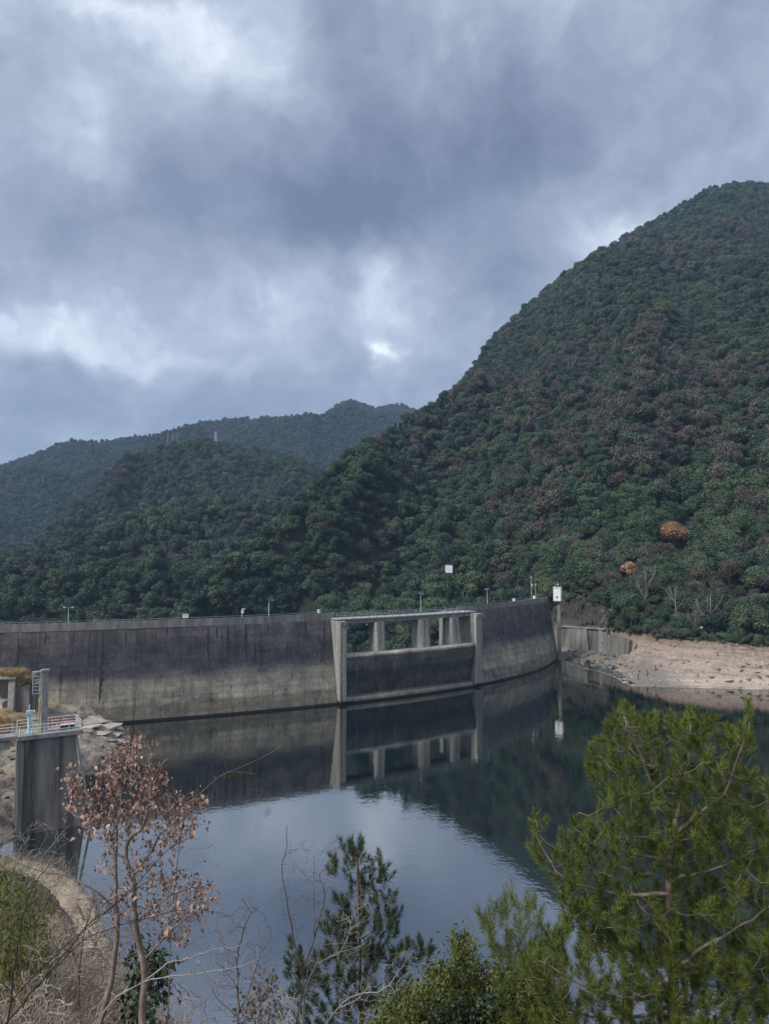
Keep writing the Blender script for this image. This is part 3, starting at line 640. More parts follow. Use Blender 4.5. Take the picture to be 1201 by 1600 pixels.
def th_px(px_, z=HD, off=0.0):
    P = np.array([dp(t, float(rK(t)) + (float(rW(t)) - float(rK(t))) * (1 - z / HD) + off, z) for t in ths[::6]]); q, _ = project(P)
    return float(np.interp(px_, q, ths[::6]))
def water_material():
    m, nt, b, N, L = new_mat('reservoir_water'); pos = N('ShaderNodeNewGeometry').outputs['Position']
    b.inputs['Base Color'].default_value = (.002, .008, .009, 1); b.inputs['Roughness'].default_value = .012; b.inputs['IOR'].default_value = 5.6
    b.inputs['Specular IOR Level'].default_value = .5
    w1 = mnoise(nt, .55, 3, .55, pos); w2 = mnoise(nt, 2.2, 2, .5, pos); patch = mnoise(nt, .018, 3, .5, pos)
    h = mmath(nt, 'ADD', mmath(nt, 'MULTIPLY', w1, 1.0), mmath(nt, 'MULTIPLY', w2, .25))
    n = N('ShaderNodeBump'); n.inputs['Distance'].default_value = .045; L(mmath(nt, 'MULTIPLY', patch, .40), n.inputs['Strength']); L(h, n.inputs['Height']); L(n.outputs[0], b.inputs['Normal'])
    return m
wt = np.linspace(TH0 - .0, TH1, 60)
wv = [dp(t, float(rW(t)) - 1.5, 0.0) for t in wt]
WP = [tuple(v) for v in wv] + [(130, 300, 0), (700, 330, 0), (700, -160, 0), (-700, -160, 0), (-700, float(wv[0][1]), 0)]
tag(MB().add(WP, [tuple(range(len(WP)))]).build('water', water_material()), 'still dark reservoir water mirroring hill and sky', kind='structure')

# ------------------------------------------------------------------ arch dam
def th_r(px_, z, rf):                     # bearing at which radius rf(t), height z shows at that column
    P = np.array([dp(t, rf(t), z) for t in ths[::6]]); q, _ = project(P); return float(np.interp(px_, q, ths[::6]))
TA, TB = th_px(516), th_r(754, 15, lambda t: float(rW(t)) + 1.2) - .0095     # weir between these bearings
dam = empty('arch_dam', tuple(dp((TA + TB) / 2, float(rK((TA + TB) / 2)), 0)), label='curved grey concrete arch dam with dark water stains and a weir opening', cat='dam')
DO = np.array(dam.location)
def loft(name, t0, t1, profile, mat, nth=5, parent=dam, smooth=False):
    """profile(t) -> closed list of (r, z); swept along the arc and capped"""
    ts = np.linspace(t0, t1, nth); V = []; F = []
    for t in ts: V += [dp(t, r, z) - DO for r, z in profile(t)]
    n = len(profile(ts[0]))
    for i in range(nth - 1):
        for k in range(n): F.append((i * n + k, i * n + (k + 1) % n, (i + 1) * n + (k + 1) % n, (i + 1) * n + k))
    F.append(tuple(range(n))[::-1]); F.append(tuple((nth - 1) * n + k for k in range(n)))
    return MB().add(V, F).build(name, mat, parent, smooth)
def face(t, z): return float(rK(t)) + (float(rW(t)) - float(rK(t))) * (1 - z / HD)
ZP = HD - 1.55                            # foot of the parapet
def wall_profile(t):
    zs = [-30, -4, 0, 1.6, 5, 10, 15, ZP]
    return [(face(t, z), z) for z in zs] + [(float(rK(t)) - 4.6, ZP), (float(rK(t)) - 6.5, 12), (float(rK(t)) - 13, -30)]
STEP = 9.4 / 168
edges = list(np.arange(TA - 1e-4, TH0, -STEP))[::-1]
for a, b in zip(edges[:-1], edges[1:]): loft('wall_block', a + .00014, b - .00014, wall_profile, M['dam'])
nr_ = max(2, round((TH1 - TB) / STEP)); er = np.linspace(TB, TH1 + .02, nr_ + 1)
for a, b in zip(er[:-1], er[1:]): loft('wall_block', a + .00014, b - .00014, wall_profile, M['dam'])
# dark water seams weeping out of some of the joints and lifts
def seam_material():
    m, nt, b, N, L = new_mat('black_seep'); b.inputs['Base Color'].default_value = (.012, .012, .013, 1); b.inputs['Roughness'].default_value = .7; return m
M['seep'] = seam_material()
def seam(t, z0, z1, w):
    g = random.Random(int(t * 1e4) + int(z0 * 10)); V = []; F = []; n = 22
    for i in range(n + 1):
        z = z0 + (z1 - z0) * i / n; ww = .75 * w * (.15 + .85 * math.sin(math.pi * min(1, (i + .6) / n)) * g.uniform(.6, 1.2)); c = t + g.uniform(-.22, .22) * w / 168; r = face(t, z)
        for s in (-1, 1):
            V.append(dp(c + s * ww / 336, r + .025, z) - DO)
        for s in (1, -1): V.append(dp(c + s * ww / 336, r - .05, z) - DO)
    for i in range(n):
        for k in range(4): F.append((i * 4 + k, i * 4 + (k + 1) % 4, i * 4 + 4 + (k + 1) % 4, i * 4 + 4 + k))
    F += [(0, 1, 2, 3), (n * 4 + 3, n * 4 + 2, n * 4 + 1, n * 4)]
    MB().add(V, F).build('seep_stain', M['seep'], dam)
def th_face(px_, py_):
    best = None
    z = 10.
    for _ in range(6):
        t = th_px(px_, z); q = dp(t, face(t, z), z); yy = project(q)[1]; z += (yy - py_) * np.linalg.norm(q[:2]) / FPX
    return t, min(max(z, .8), ZP - .1)
for px_, ya, yb, w in ((160, 990, 1100, 1.1), (197, 978, 1005, .55), (261, 976, 990, .6), (325, 972, 1035, .55), (339, 972, 996, .5), (356, 970, 1032, .9), (384, 970, 1030, .8), (418, 972, 984, .45), (476, 966, 1000, .7), (448, 1003, 1020, .45),
                      (30, 985, 1050, .8), (72, 980, 1010, .35), (116, 982, 1010, .3), (303, 976, 986, .35), (790, 955, 1000, .6), (800, 970, 985, .9), (836, 945, 970, .7), (848, 940, 990, .8), (765, 955, 990, .4), (505, 968, 1020, .5), (372, 1000, 1030, .4), (398, 1005, 1031, .5)):
    t, z1 = th_face(px_, ya); t2, z0 = th_face(px_, yb); seam(t, z0, z1, w)
# horizontal spalls
for px_, py_, w in ((190, 1050, 2.6), (425, 1030, 2.4), (384, 1032, 4)):
    t, z = th_face(px_, py_); loft('spall', t - w / 336, t + w / 336, lambda t_: [(face(t_, z) + .02, z), (face(t_, z) + .02, z + .14), (face(t_, z) - .1, z + .14), (face(t_, z) - .1, z)], M['seep'], 3)
# parapet and crest kerb
def par_profile(t): r = float(rK(t)); return [(r + .28, ZP - .12), (r + .28, HD), (r - .12, HD), (r - .12, ZP - .12 + .13)]
for a, b in ((TH0, TA + .006), (TB + .002, TH1 + .018)): loft('parapet', a, b, par_profile, M['parapet'], 40)
def kerb_profile(t): r = float(rK(t)); return [(r - 4.0, ZP + .003), (r - 4.0, ZP + .35), (r - 4.4, ZP + .35), (r - 4.4, ZP + .003)]
for a, b in ((TH0, TA), (TB, TH1)): loft('crest_kerb', a, b, kerb_profile, M['concrete'], 40)
# weir
def weir_profile(t):
    w = float(rW(t)); return [(w + .9, -30), (w + .45, 1.0), (w + .25, 1.75), (w - 1.0, 1.95), (w + .85, 10.7), (w + .95, 11.2), (w + .85, 11.6), (w + .6, 11.88), (w + .2, 11.98), (w - 2.5, 11.9), (w - 5, 10.4), (w - 7, 6), (w - 16, -30)]
loft('weir', TA + .0015, TB - .0015, weir_profile, M['weir'], 24)
# abutments at both ends of the weir and three piers
def abut(t0, t1, rin, rout, z0, z1, name='abutment', mat=None, batter=0.0):
    def prof(t): w = float(rW(t)); k = float(rK(t)); return [(w + rout + batter, z0), (w + rout, z1 - .9), (w + rout + .3, z1 - .85), (w + rout + .3, z1), (k + rin, z1), (k + rin, z0)]
    return loft(name, t0, t1, prof, mat or M['pier'], 3)
abut(TA - .0005, TA + .0095, -5.5, 1.2, .9, ZP - .1)
abut(TB - .0065, TB + .0095, -5.5, 1.2, .9, ZP - .1)
for pa, pb in ((585, 602), (653, 672), (702, 717)):
    ta, tb = th_r(pa, 16, lambda t: float(rW(t)) - 1.0), th_r(pb, 16, lambda t: float(rW(t)) - .8)
    def prof(t, ta=ta, tb=tb):
        w = float(rW(t)); e = min(t - ta, tb - t) / (tb - ta) * 2; n = -.3 - .6 * (1 - min(1, e * 2.5)) ** 2
        return [(w + n + .25, 11.6), (w + n - .25, ZP - .9), (w - 3.6, ZP - .9), (w - 4.0, 9.0)]
    loft('pier', ta, tb, prof, M['pier'], 9)
# vertical gate column at the right end
TG = TH1 - .006
q0 = dp(TG, float(rW(TG)) + 1.1, 0) - DO
MB().tube([q0 + [0, 0, -3], q0 + [0, 0, 8], q0 + [0, 0, ZP]], .66, 10).build('gauge_well', M['parapet'], dam)

# service bridge over the weir
br = empty('service_bridge', tuple(dp((TA + TB) / 2, float(rK((TA + TB) / 2)), ZP)), label='slim concrete service bridge with railings spanning the weir', cat='bridge')
def bloft(name, t0, t1, prof, mat, n=14):
    global DO
    keep = DO; DO = np.array(br.location); o = loft(name, t0, t1, prof, mat, n, br); DO = keep; return o
B0, B1 = TA + .0004, TB + .0085
def rD(t): return float(rW(t)) - 1.5
def deckp(t): r = rD(t); return [(r + .55, ZP + .12), (r + .55, ZP + .38), (r - 4.6, ZP + .38), (r - 4.6, ZP + .12)]
M['deck'] = mottled('pale_deck_concrete', [(.3, (.26, .26, .25)), (.7, (.42, .42, .40))], 1)
bloft('deck', B0, B1, deckp, M['deck'])
for dr in (.1, -2.0, -4.1):
    bloft('beam', TA + .0098, TB - .0068, lambda t: [(rD(t) + dr + .2, ZP - .85), (rD(t) + dr + .2, ZP + .11), (rD(t) + dr - .2, ZP + .11), (rD(t) + dr - .2, ZP - .85)], M['parapet'])
BO = np.array(br.location)
def arc_railing(t0, t1, dr, z, h, spacing, mat, parent, O, rK=None, rails=(1.0, .66, .33), pw=.09):
    rK = rK or rD
    n = max(2, int((t1 - t0) * 168 / spacing)); ts = np.linspace(t0, t1, n + 1)
    for t in ts:
        p = dp(t, float(rK(t)) + dr, z) - O; MB().box(p + [0, 0, h / 2 - .05], (pw, pw, h + .1), t).build('post', mat, parent)
    b = MB()
    for k in rails: b.tube([dp(t, float(rK(t)) + dr, z + h * k) - O for t in ts], .035, 4)
    b.build('rail', mat, parent)
arc_railing(B0, B1, .38, ZP + .38, 1.15, 2.2, M['greenrail'], br, BO)
arc_railing(B0, B1, -4.4, ZP + .38, 1.15, 2.2, M['greenrail'], br, BO)
cr_ = empty('crest_railing', tuple(dp(TA, float(rK(TA)) - 4.2, ZP)), label='low grey-green handrail along the downstream edge of the long crest left of the weir', cat='railing')
b = MB()
for k in (.6, 1.2): b.tube([dp(t, float(rK(t)) - 4.2, ZP + .35 + k) - np.array(cr_.location) for t in np.linspace(TH0, TA, 70)], .04, 4)
b.build('rail', M['greenrail'], cr_)
cr2 = empty('crest_railing', tuple(dp(TB, float(rK(TB)) - 4.2, ZP)), label='low grey-green handrail along the downstream edge of the crest right of the bridge', cat='railing')
b = MB()
for k in (.6, 1.2): b.tube([dp(t, float(rK(t)) - 4.2, ZP + .35 + k) - np.array(cr2.location) for t in np.linspace(TB + .012, TH1, 30)], .04, 4)
b.build('rail', M['greenrail'], cr2)

# lamps on the crest
def lamp(px_, py_top, label, two=False, off=-3.4, head=True, zt=None):
    t = th_px(px_, HD, off); base = dp(t, float(rK(t)) + off, ZP); D = base[1]
    top = at(px_, py_top, D)[2]; e = empty('street_lamp', tuple(base), t, label=label, cat='street lamp', group='lamps along the dam crest'); H = top - ZP
    MB().tube([(0, 0, -.02), (0, 0, .5), (0, 0, .52), (0, 0, H)], [.16, .16, .095, .06], 8).build('pole', M['galv'], e)
    MB().box((0, 0, .03), (.5, .5, .06)).build('base_plate', M['dark'], e)
    for s in ((-1, 1) if two else (1,)):
        MB().tube([(0, 0, H - .35), (0, .25 * s, H - .1), (0, .5 * s, H)], .05, 6).build('arm', M['galv'], e)
        h = MB().box((0, .75 * s, H + .02), (.34, .65, .14)).build('lamp_head', M['white'], e); MB().box((0, .75 * s, H - .065), (.24, .5, .02)).build('lens', M['rail'], h)
    if head:
        b = MB(); c = (0, -.1, H + .28)
        b.hexa([(-.45, -.7, H + .1), (.45, -.7, H + .1), (.45, .5, H + .42), (-.45, .5, H + .42), (-.45, -.7, H + .15), (.45, -.7, H + .15), (.45, .5, H + .47), (-.45, .5, H + .47)])
        b.build('solar_panel', M['panel'], e); MB().tube([(0, 0, H - .05), (0, 0, H + .26)], .045, 6).build('panel_stem', M['galv'], e)
    return e
lamp(107, 949, 'street lamp standing alone on the crest above the left part of the dam', True)
lamp(420, 938, 'street lamp on the crest left of the weir bridge')
lamp(657, 928, 'street lamp standing on the bridge over the weir', off=.2)
lamp(761, 921, 'street lamp just right of the bridge over the weir', True)
lamp(841, 913, 'street lamp beside the white valve house, next to the utility pole', True, head=False)
# camera mast beside the second lamp
def crest_thing(px_, off, name, **k):
    t = th_px(px_, HD, off); e = empty(name, tuple(dp(t, float(rK(t)) + off, ZP)), t, **k); return e
e = crest_thing(378, -1.0, 'camera_mast', label='short white mast with a box and camera on the dam crest', cat='mast')
MB().tube([(0, 0, 0), (0, 0, 3.5)], .06, 6).build('pole', M['white'], e); MB().box((.15, .1, 2.7), (.45, .5, .7)).build('control_box', M['white'], e); MB().bar((0, 0, 3.4), (.2, .7, 3.35), .16).build('camera_head', M['white'], e)
for px_, lb, w, h, zz in ((290, 'small white cabinet behind the parapet in the middle of the left crest', 1.3, .75, 1.75), (498, 'tiny white marker box on the crest just left of the bridge', .5, .7, 1.7), (803, 'pale concrete box on the crest between the last two street lamps', 1.2, .7, 1.4), (834, 'small white box on the crest next to the valve house', .7, .9, 1.4)):
    e = crest_thing(px_, -1.4, 'crest_box', label=lb, cat='box', group='boxes on the dam crest')
    MB().box((0, 0, zz / 2), (.3, .3, zz)).build('pedestal', M['concrete'], e); MB().box((0, 0, zz + h / 2), (.6, w, h)).build('cabinet', M['white'], e); MB().box((0, 0, zz + h + .04), (.75, w + .15, .08)).build('lid', M['rail'], e)
# utility pole with crossarm
e = crest_thing(838.5, -4.9, 'utility_pole', label='tall concrete utility pole with crossarm behind the right end of the crest', cat='utility pole')
MB().tube([(0, 0, -3), (0, 0, 8.6)], [.18, .11], 8).build('pole', M['concrete'], e)
MB().bar((0, -1.2, 8.1), (0, 1.2, 8.1), .12).build('crossarm', M['galv'], e); MB().bar((0, -.9, 6.9), (0, .9, 6.9), .1).build('crossarm', M['galv'], e)
for yy in (-1.05, -.5, .5, 1.05): MB().tube([(0, yy, 8.16), (0, yy, 8.3), (0, yy, 8.31), (0, yy, 8.45)], [.05, .05, .09, .05], 6).build('insulator', M['white'], e)
MB().tube([(.3, 0, 5.2), (.3, 0, 6.1)], .25, 8).build('transformer', M['galv'], e)
# valve house on the right end
tv = TG; base = dp(tv, float(rW(tv)) + .7, ZP); D = base[1]; hs = empty('valve_house', tuple(base), tv, label='small white valve house with a dark window on the right end of the dam', cat='building')
W2, H2 = 1.6, at(865, 917, D)[2] - ZP; hs.scale = (.78, .78, .95)
MB().box((0, 0, .15), (3.7, 3.6, .5)).build('floor_slab', M['dark'], hs)
wv_ = MB()
def wall_with_hole(b, x, y0, y1, z0, z1, hy0, hy1, hz0, hz1, th):
    for (a, c, d, f) in ((y0, hy0, z0, z1), (hy1, y1, z0, z1), (hy0, hy1, z0, hz0), (hy0, hy1, hz1, z1)): b.box((x, (a + c) / 2, (d + f) / 2), (th, c - a, f - d))
for sx in (-1, 1): wall_with_hole(wv_, sx * 1.5, -1.5, 1.5, .4, H2, -.28, .28, 1.2, 2.25, .2)
for sy in (-1, 1):
    for (a, c, d, f) in ((-1.4, -.28, .4, H2), (.28, 1.4, .4, H2), (-.28, .28, .4, 1.2), (-.28, .28, 2.25, H2)): wv_.box(((a + c) / 2, sy * 1.4, (d + f) / 2), (c - a, .2, f - d))
wv_.build('wall', M['white'], hs)
for sx in (-1, 1):
    w = MB().box((sx * 1.46, 0, 1.725), (.04, .56, 1.05)).build('window', M['panel'], hs); MB().box((sx * 1.62, 0, 1.17), (.1, .8, .06)).build('sill', M['rail'], w)
for sy in (-1, 1): MB().box((0, sy * 1.36, 1.725), (.56, .04, 1.05)).build('window', M['panel'], hs)
MB().box((0, 0, H2 + .11), (3.6, 3.5, .22)).build('roof', M['rail'], hs)
for a, b_, h in ((-.8, -.6, 1.5), (.3, -.2, 1.9), (.9, .7, 1.2)): MB().tube([(a, b_, H2 + .2), (a, b_, H2 + h)], .05, 5).build('aerial', M['galv'], hs)
MB().box((.1, .0, H2 + 1.2), (.5, .7, .35)).build('weather_box', M['white'], hs); MB().bar((.3, -.7, H2 + 1.75), (.3, .5, H2 + 1.75), .08).build('aerial', M['galv'], hs)

# white signboard on the slope
pM0 = on_mount(701, 900); pS = at(701, 889, pM0[1] - 3); e = empty('signboard', tuple(pS - [0, 0, 4.5]), label='white square signboard standing among trees on the slope', cat='sign')
MB().box((0, 0, 4.5), (3.4, .2, 3.6)).build('board', M['white'], e)
for s in (-1, 1): MB().box((s * 1.2, .2, -.5), (.2, .18, 9)).build('post', M['galv'], e)
for s in (-1, 1): MB().box((0, -.12, 4.5 + s * 1.75), (3.5, .05, .12)).build('frame', M['rail'], e)
# lattice mast on the far hill and pale dead trunks
pM = at(337, 694, 1030); e = empty('lattice_mast', tuple(pM), label='thin pale lattice mast on the wooded hilltop', cat='mast')
b = MB(); Hm = 17
for sx, sy in ((-1, -1), (1, -1), (1, 1), (-1, 1)): b.bar((sx * 2, sy * 2, -2), (sx * .4, sy * .4, Hm), .4)
b.build('frame', M['galv'], e); b = MB()
for i in range(5): 
    z = i * 4.; w = 2 - 1.6 * (z + 2) / (Hm + 2); b.bar((-w, -w, z), (w, -w, z + 3), .25).bar((w, -w, z), (-w, -w, z + 3), .25)
b.build('bracing', M['galv'], e); MB().bar((-3.5, 0, Hm - 5), (3.5, 0, Hm - 5), .4).bar((-2.5, 0, Hm - 1), (2.5, 0, Hm - 1), .4).build('crossarm', M['galv'], e)
for i, (px_, py_, hh) in enumerate(((262, 697, 22), (270, 697, 26), (277, 699, 24), (150, 722, 26), (88, 722, 20))):
    p = at(px_, py_, 1820 if i > 2 else 980); e = empty('dead_tree', tuple(p), label=['bare pale dead trunk on the hill crest, leftmost of three', 'tallest bare pale dead trunk of three on the hill crest', 'bare pale dead trunk on the hill crest, rightmost of three', 'lone pale dead trunk on the far slope', 'smallest pale dead trunk near the left picture edge'][i], cat='tree', group='dead trunks on the ridge')
    k = 2.2 if i > 2 else 1.0
    MB().tube([(0, 0, -3), (.3, 0, hh * .5), (0, .2, hh * k * .8)], [.6 * k, .45 * k, .15 * k], 5).build('trunk', M['whitetwig'], e)
    MB().tube([(.2, 0, hh * .5), (2.2, 0, hh * .62), (2.8, .3, hh * .75)], [.2 * k, .15 * k, .06], 4).tube([(.2, 0, hh * .55), (-1.8, 0, hh * .66), (-2.3, .3, hh * .8)], [.2 * k, .13 * k, .05], 4).build('branch', M['whitetwig'], e)

# ------------------------------------------------------------------ right bank details
rw_ = empty('retaining_wall', tuple(atz(920, 1010, 2)), label='old grey concrete retaining wall on the rocky bank beside the dam', cat='wall'); RO = np.array(rw_.location)
wl = [(872, 979, 283), (900, 979, 274), (925, 981, 268), (948, 984, 262)]; wl2 = [(948, 992, 259), (968, 996, 253.5), (983, 1001, 250)]
def wall_run(pts, zb, th, name, mat):
    for (a, b) in zip(pts[:-1], pts[1:]):
        A, B = at(*a), at(*b); t = (B - A) * [1, 1, 0]; t /= np.linalg.norm(t); n = np.array([t[1], -t[0], 0])
        if n[1] > 0: n = -n
        A = A - RO + t * .02; B = B - RO - t * .02; zb_ = zb - RO[2]; q = []
        for P, off in ((A, .9), (B, .9), (B, -th), (A, -th)): q.append((*(P + n * off)[:2], zb_))
        for P, off in ((A, 0), (B, 0), (B, -th), (A, -th)): q.append(tuple(P + n * off))
        MB().hexa(q).build(name, mat, rw_)
M['oldwall'] = mottled('old_wall_concrete', [(.3, (.05, .048, .045)), (.5, (.13, .125, .112)), (.7, (.23, .22, .195))], .35, stretch=(1, 1, .2))
wall_run(wl, .5, 1.6, 'wall_segment', M['oldwall']); wall_run(wl2, 1, 1.5, 'wall_segment', M['oldwall'])
A, B = [at(*p) for p in (wl[0], wl[-1])]
MB().bar(A - RO + [0, .4, .2], B - RO + [0, .4, .2], 2.2, .38).build('coping', M['rock'], rw_)
for px_, py_, D in ((914, 1001, 269.5), (938, 1003, 264)):
    p = at(px_, py_, D) - RO; MB().hexa([tuple(p + v) for v in ((-.7, -2.0, -5), (.7, -2.0, -5), (.7, 1, -5), (-.7, 1, -5), (-.5, -.3, 4.2), (.5, -.3, 4.2), (.5, 1, 4.2), (-.5, 1, 4.2))]).build('buttress', M['concrete'], rw_)
# rock cliff between dam and trees, as fractured blocks on a face
def rock_mesh(seed, mat, flat=1.0, sub=2, rough=.5):
    import bmesh
    g = random.Random(seed); bm = bmesh.new(); bmesh.ops.create_icosphere(bm, subdivisions=sub, radius=1)
    dirs = [Vector((g.gauss(0, 1), g.gauss(0, 1), g.gauss(0, 1))).normalized() for _ in range(9)]; cut = [g.uniform(.38, .8) for _ in dirs]
    for v in bm.verts:
        for d, c in zip(dirs, cut):
            k = v.co.dot(d)
            if k > c: v.co -= d * (k - c)
        v.co *= 1 + g.uniform(-rough, rough) * .25
        v.co.z *= flat
    me = bpy.data.meshes.new('rock'); bm.to_mesh(me); bm.free(); me.materials.append(mat); return me
cliffrock = [rock_mesh(i, M['darkrock'], 1.0, 1, .9) for i in range(5)]
cl = empty('rock_cliff', tuple(at(925, 970, 276)), label='dark fractured rock cliff between the dam end and the trees', cat='cliff'); CO = np.array(cl.location)
g = random.Random(4)
for i in range(64):
    px_ = g.uniform(872, 966); py_ = g.uniform(924 + max(0, px_ - 915) * .7, 976); D = np.interp(px_, [872, 915, 962], [288, 276.5, 262]) + (974 - py_) * .11 - 1.2
    o = link_mesh('rock', cliffrock[i % 5], cl, tuple(at(px_, py_, D) - CO)); s = g.uniform(.6, 2.1); o.scale = (s * g.uniform(.9, 1.5), s, s * g.uniform(.7, 1.2)); o.rotation_euler = (g.uniform(-.4, .4), g.uniform(-.4, .4), g.uniform(0, 6.3))
shorerock = [rock_mesh(20 + i, M['rock'], .7) for i in range(5)] + [rock_mesh(30 + i, M['rock'], .6) for i in range(2)]
M['greyrock'] = mottled('grey_wet_rock', [(.3, (.06, .054, .048)), (.5, (.13, .12, .105)), (.7, (.23, .21, .185))], .6, bs=1, bd=.3)
cornerrock = [rock_mesh(40 + i, M['greyrock'], .7) for i in range(5)]
for i in range(270):
    if i < 150: px_ = g.uniform(885, 990); py_ = g.uniform(1012, interp(px_, SHORE, 1) + 1); s = g.uniform(.5, 1.5)
    else: px_ = g.uniform(975, 1215); py_ = g.uniform(1004, interp(px_, SHORE, 1)) ; s = g.uniform(.25, .8) * (1.4 if g.random() < .12 else 1)
    # drop onto the bank surface
    k = np.argmin(np.hypot(project(shoreP)[0] - px_, project(shoreP)[1] - py_) + np.where(shoreT < 1, 1e3, 0) + np.where(shoreT > 3.9, 1e3, 0)) if i == 0 else None
    if i == 0: PXY = project(shoreP)
    k = np.argmin((PXY[0] - px_) ** 2 + (PXY[1] - py_) ** 2 + np.where((shoreT < 1) | (shoreT > 3.0), 1e6, 0)); p = shoreP.reshape(-1, 3)[k] + [g.uniform(-.4, .4), g.uniform(-.4, .4), .02]
    o = link_mesh('rock', (cornerrock[i % 5] if i < 150 and px_ < 965 else shorerock[i % 7]), shore, tuple(p)); o.scale = (s * g.uniform(.9, 1.7), s, s * g.uniform(.6, 1)); o.rotation_euler = (g.uniform(-.3, .3), g.uniform(-.3, .3), g.uniform(0, 6.3))
def on_shore(px_, py_):
    k = np.argmin((PXY[0] - px_) ** 2 + (PXY[1] - py_) ** 2 + np.where((shoreT < 1) | (shoreT > 4.2), 1e6, 0)); return shoreP.reshape(-1, 3)[k]
for i, (px_, py_) in enumerate(((997, 1062), (1010, 1055), (1024, 1049))):
    e = empty('marker_post', tuple(on_shore(px_, py_)), label=['short dark marker post nearest the water on the rocky point', 'short dark marker post, middle of three on the rocky point', 'short dark marker post highest of three on the rocky point'][i], cat='post', group='marker posts on the rocky point')
    MB().tube([(0, 0, -.5), (0, 0, 1.5)], .12, 6).build('shaft', M['dark'], e); MB().box((0, 0, 1.55), (.34, .34, .12)).build('cap', M['dark'], e)
e = empty('small_boat_shed', tuple(on_shore(1097, 990) + [0, 0, .3]), label='tiny blue and white shelter below the large bare tree', cat='shelter')
MB().hexa([(-.9, -.9, 0), (.9, -.9, 0), (.9, .9, 0), (-.9, .9, 0), (-.6, -.6, 1.3), (.6, -.6, 1.3), (.6, .6, 1.3), (-.6, .6, 1.3)]).build('wall', M['white'], e)
MB().hexa([(-.9, -.9, 1.3), (.9, -.9, 1.3), (.9, .9, 1.3), (-.9, .9, 1.3), (-.1, -.1, 2.1), (.1, -.1, 2.1), (.1, .1, 2.1), (-.1, .1, 2.1)]).build('roof', M['blue'], e)
o = tag(MB().hexa([(-.8, -.4, 0), (.8, -.4, 0), (.8, .4, 0), (-.8, .4, 0), (-.6, -.3, .5), (.55, -.3, .6), (.5, .3, .5), (-.6, .3, .45)]).build('white_sack', M['white'], None, loc=tuple(on_shore(1133, 999))), 'small white sack lying at the top of the bare bank', 'sack')
# ------------------------------------------------------------------ headland on the left with intake tower
def poly_sd(X, Y, poly):
    d = np.full(X.shape, 1e9); inside = np.zeros(X.shape, bool); n = len(poly)
    for i in range(n):
        a, b = poly[i], poly[(i + 1) % n]; ex, ey = b[0] - a[0], b[1] - a[1]
        t = np.clip(((X - a[0]) * ex + (Y - a[1]) * ey) / (ex * ex + ey * ey), 0, 1); d = np.minimum(d, np.hypot(X - a[0] - t * ex, Y - a[1] - t * ey))
        c = ((a[1] > Y) != (b[1] > Y)) & (X < (b[0] - a[0]) * (Y - a[1]) / (b[1] - a[1] + 1e-12) + a[0]); inside ^= c
    return np.where(inside, d, -d)
hpoly = [atz(a, b, 0)[:2] for a, b in ((-260, 1345), (-60, 1330), (0, 1320), (26, 1306), (45, 1268), (100, 1222), (140, 1200), (175, 1186), (196, 1170), (206, 1150), (190, 1137), (150, 1131), (0, 1131), (-260, 1131))]
gx, gy = np.meshgrid(np.arange(-150, -38, .42), np.arange(78, 176, .42)); sdv = poly_sd(gx, gy, hpoly)
plat = np.interp(gx, [-150, -73, -66, -59, -54, -48], [11, 9.4, 7.0, 4.8, 3.6, 2.4])
st_ = fbm(gx / 9, gy / 9, 3, 71); rg = fbm(gx / 2.4, gy / 2.4, 3, 72)
hz = np.where(sdv > 0, plat * (1 - np.exp(-np.clip(sdv, 0, None) * 1.25 / plat)), sdv * .9)
terr = hz + .8 * st_ * np.clip(sdv / 3, 0, 1); terr = terr * .55 + .45 * np.round(terr / 1.1) * 1.1 + rg * .5 * np.clip(sdv / 1.5 + .4, 0, 1)
HP = np.stack([gx, gy, np.clip(terr, -8, 40)], -1)
def headland_material():
    m, nt, b, N, L = new_mat('headland_rock_and_grass'); g = N('ShaderNodeNewGeometry'); sp = N('ShaderNodeSeparateXYZ'); L(g.outputs['Position'], sp.inputs[0]); sn = N('ShaderNodeSeparateXYZ'); L(g.outputs['Normal'], sn.inputs[0])
    n1 = mnoise(nt, .5, 7, .65); n2 = mnoise(nt, 2.2, 6, .7)
    rock = ramp(nt, n1, [(.28, (.10, .085, .07)), (.45, (.24, .20, .16)), (.6, (.33, .285, .23)), (.75, (.44, .39, .32))])
    rock = mixc(nt, .9, rock, ramp(nt, n2, [(.3, (.5, .5, .5)), (.5, (1, 1, 1)), (.7, (1.2, 1.2, 1.2))]), 'MULTIPLY')
    f = mmath(nt, 'ADD', mmath(nt, 'MULTIPLY', mmath(nt, 'SUBTRACT', sp.outputs[2], 5.8), .6), mmath(nt, 'MULTIPLY', mmath(nt, 'SUBTRACT', n1, .5), 1.5), True)
    gr = ramp(nt, n2, [(.3, (.20, .13, .05)), (.6, (.36, .25, .11)), (.75, (.44, .33, .17))])
    L(mixc(nt, f, rock, gr), b.inputs['Base Color']); b.inputs['Roughness'].default_value = .95; bump(nt, b, mmath(nt, 'ADD', n1, n2), .9, .3); return m
head = sheet_object('headland', HP, headland_material(), label='rocky headland with straw-coloured grass at the left', kind='structure')
def head_z(x, y):
    i = int(np.clip((y - 78) / .42, 0, HP.shape[0] - 1)); j = int(np.clip((x + 150) / .42, 0, HP.shape[1] - 1)); return HP[i, j, 2]
slabs = [rock_mesh(50 + i, M['slabrock'], .22, 2, .3) for i in range(4)]
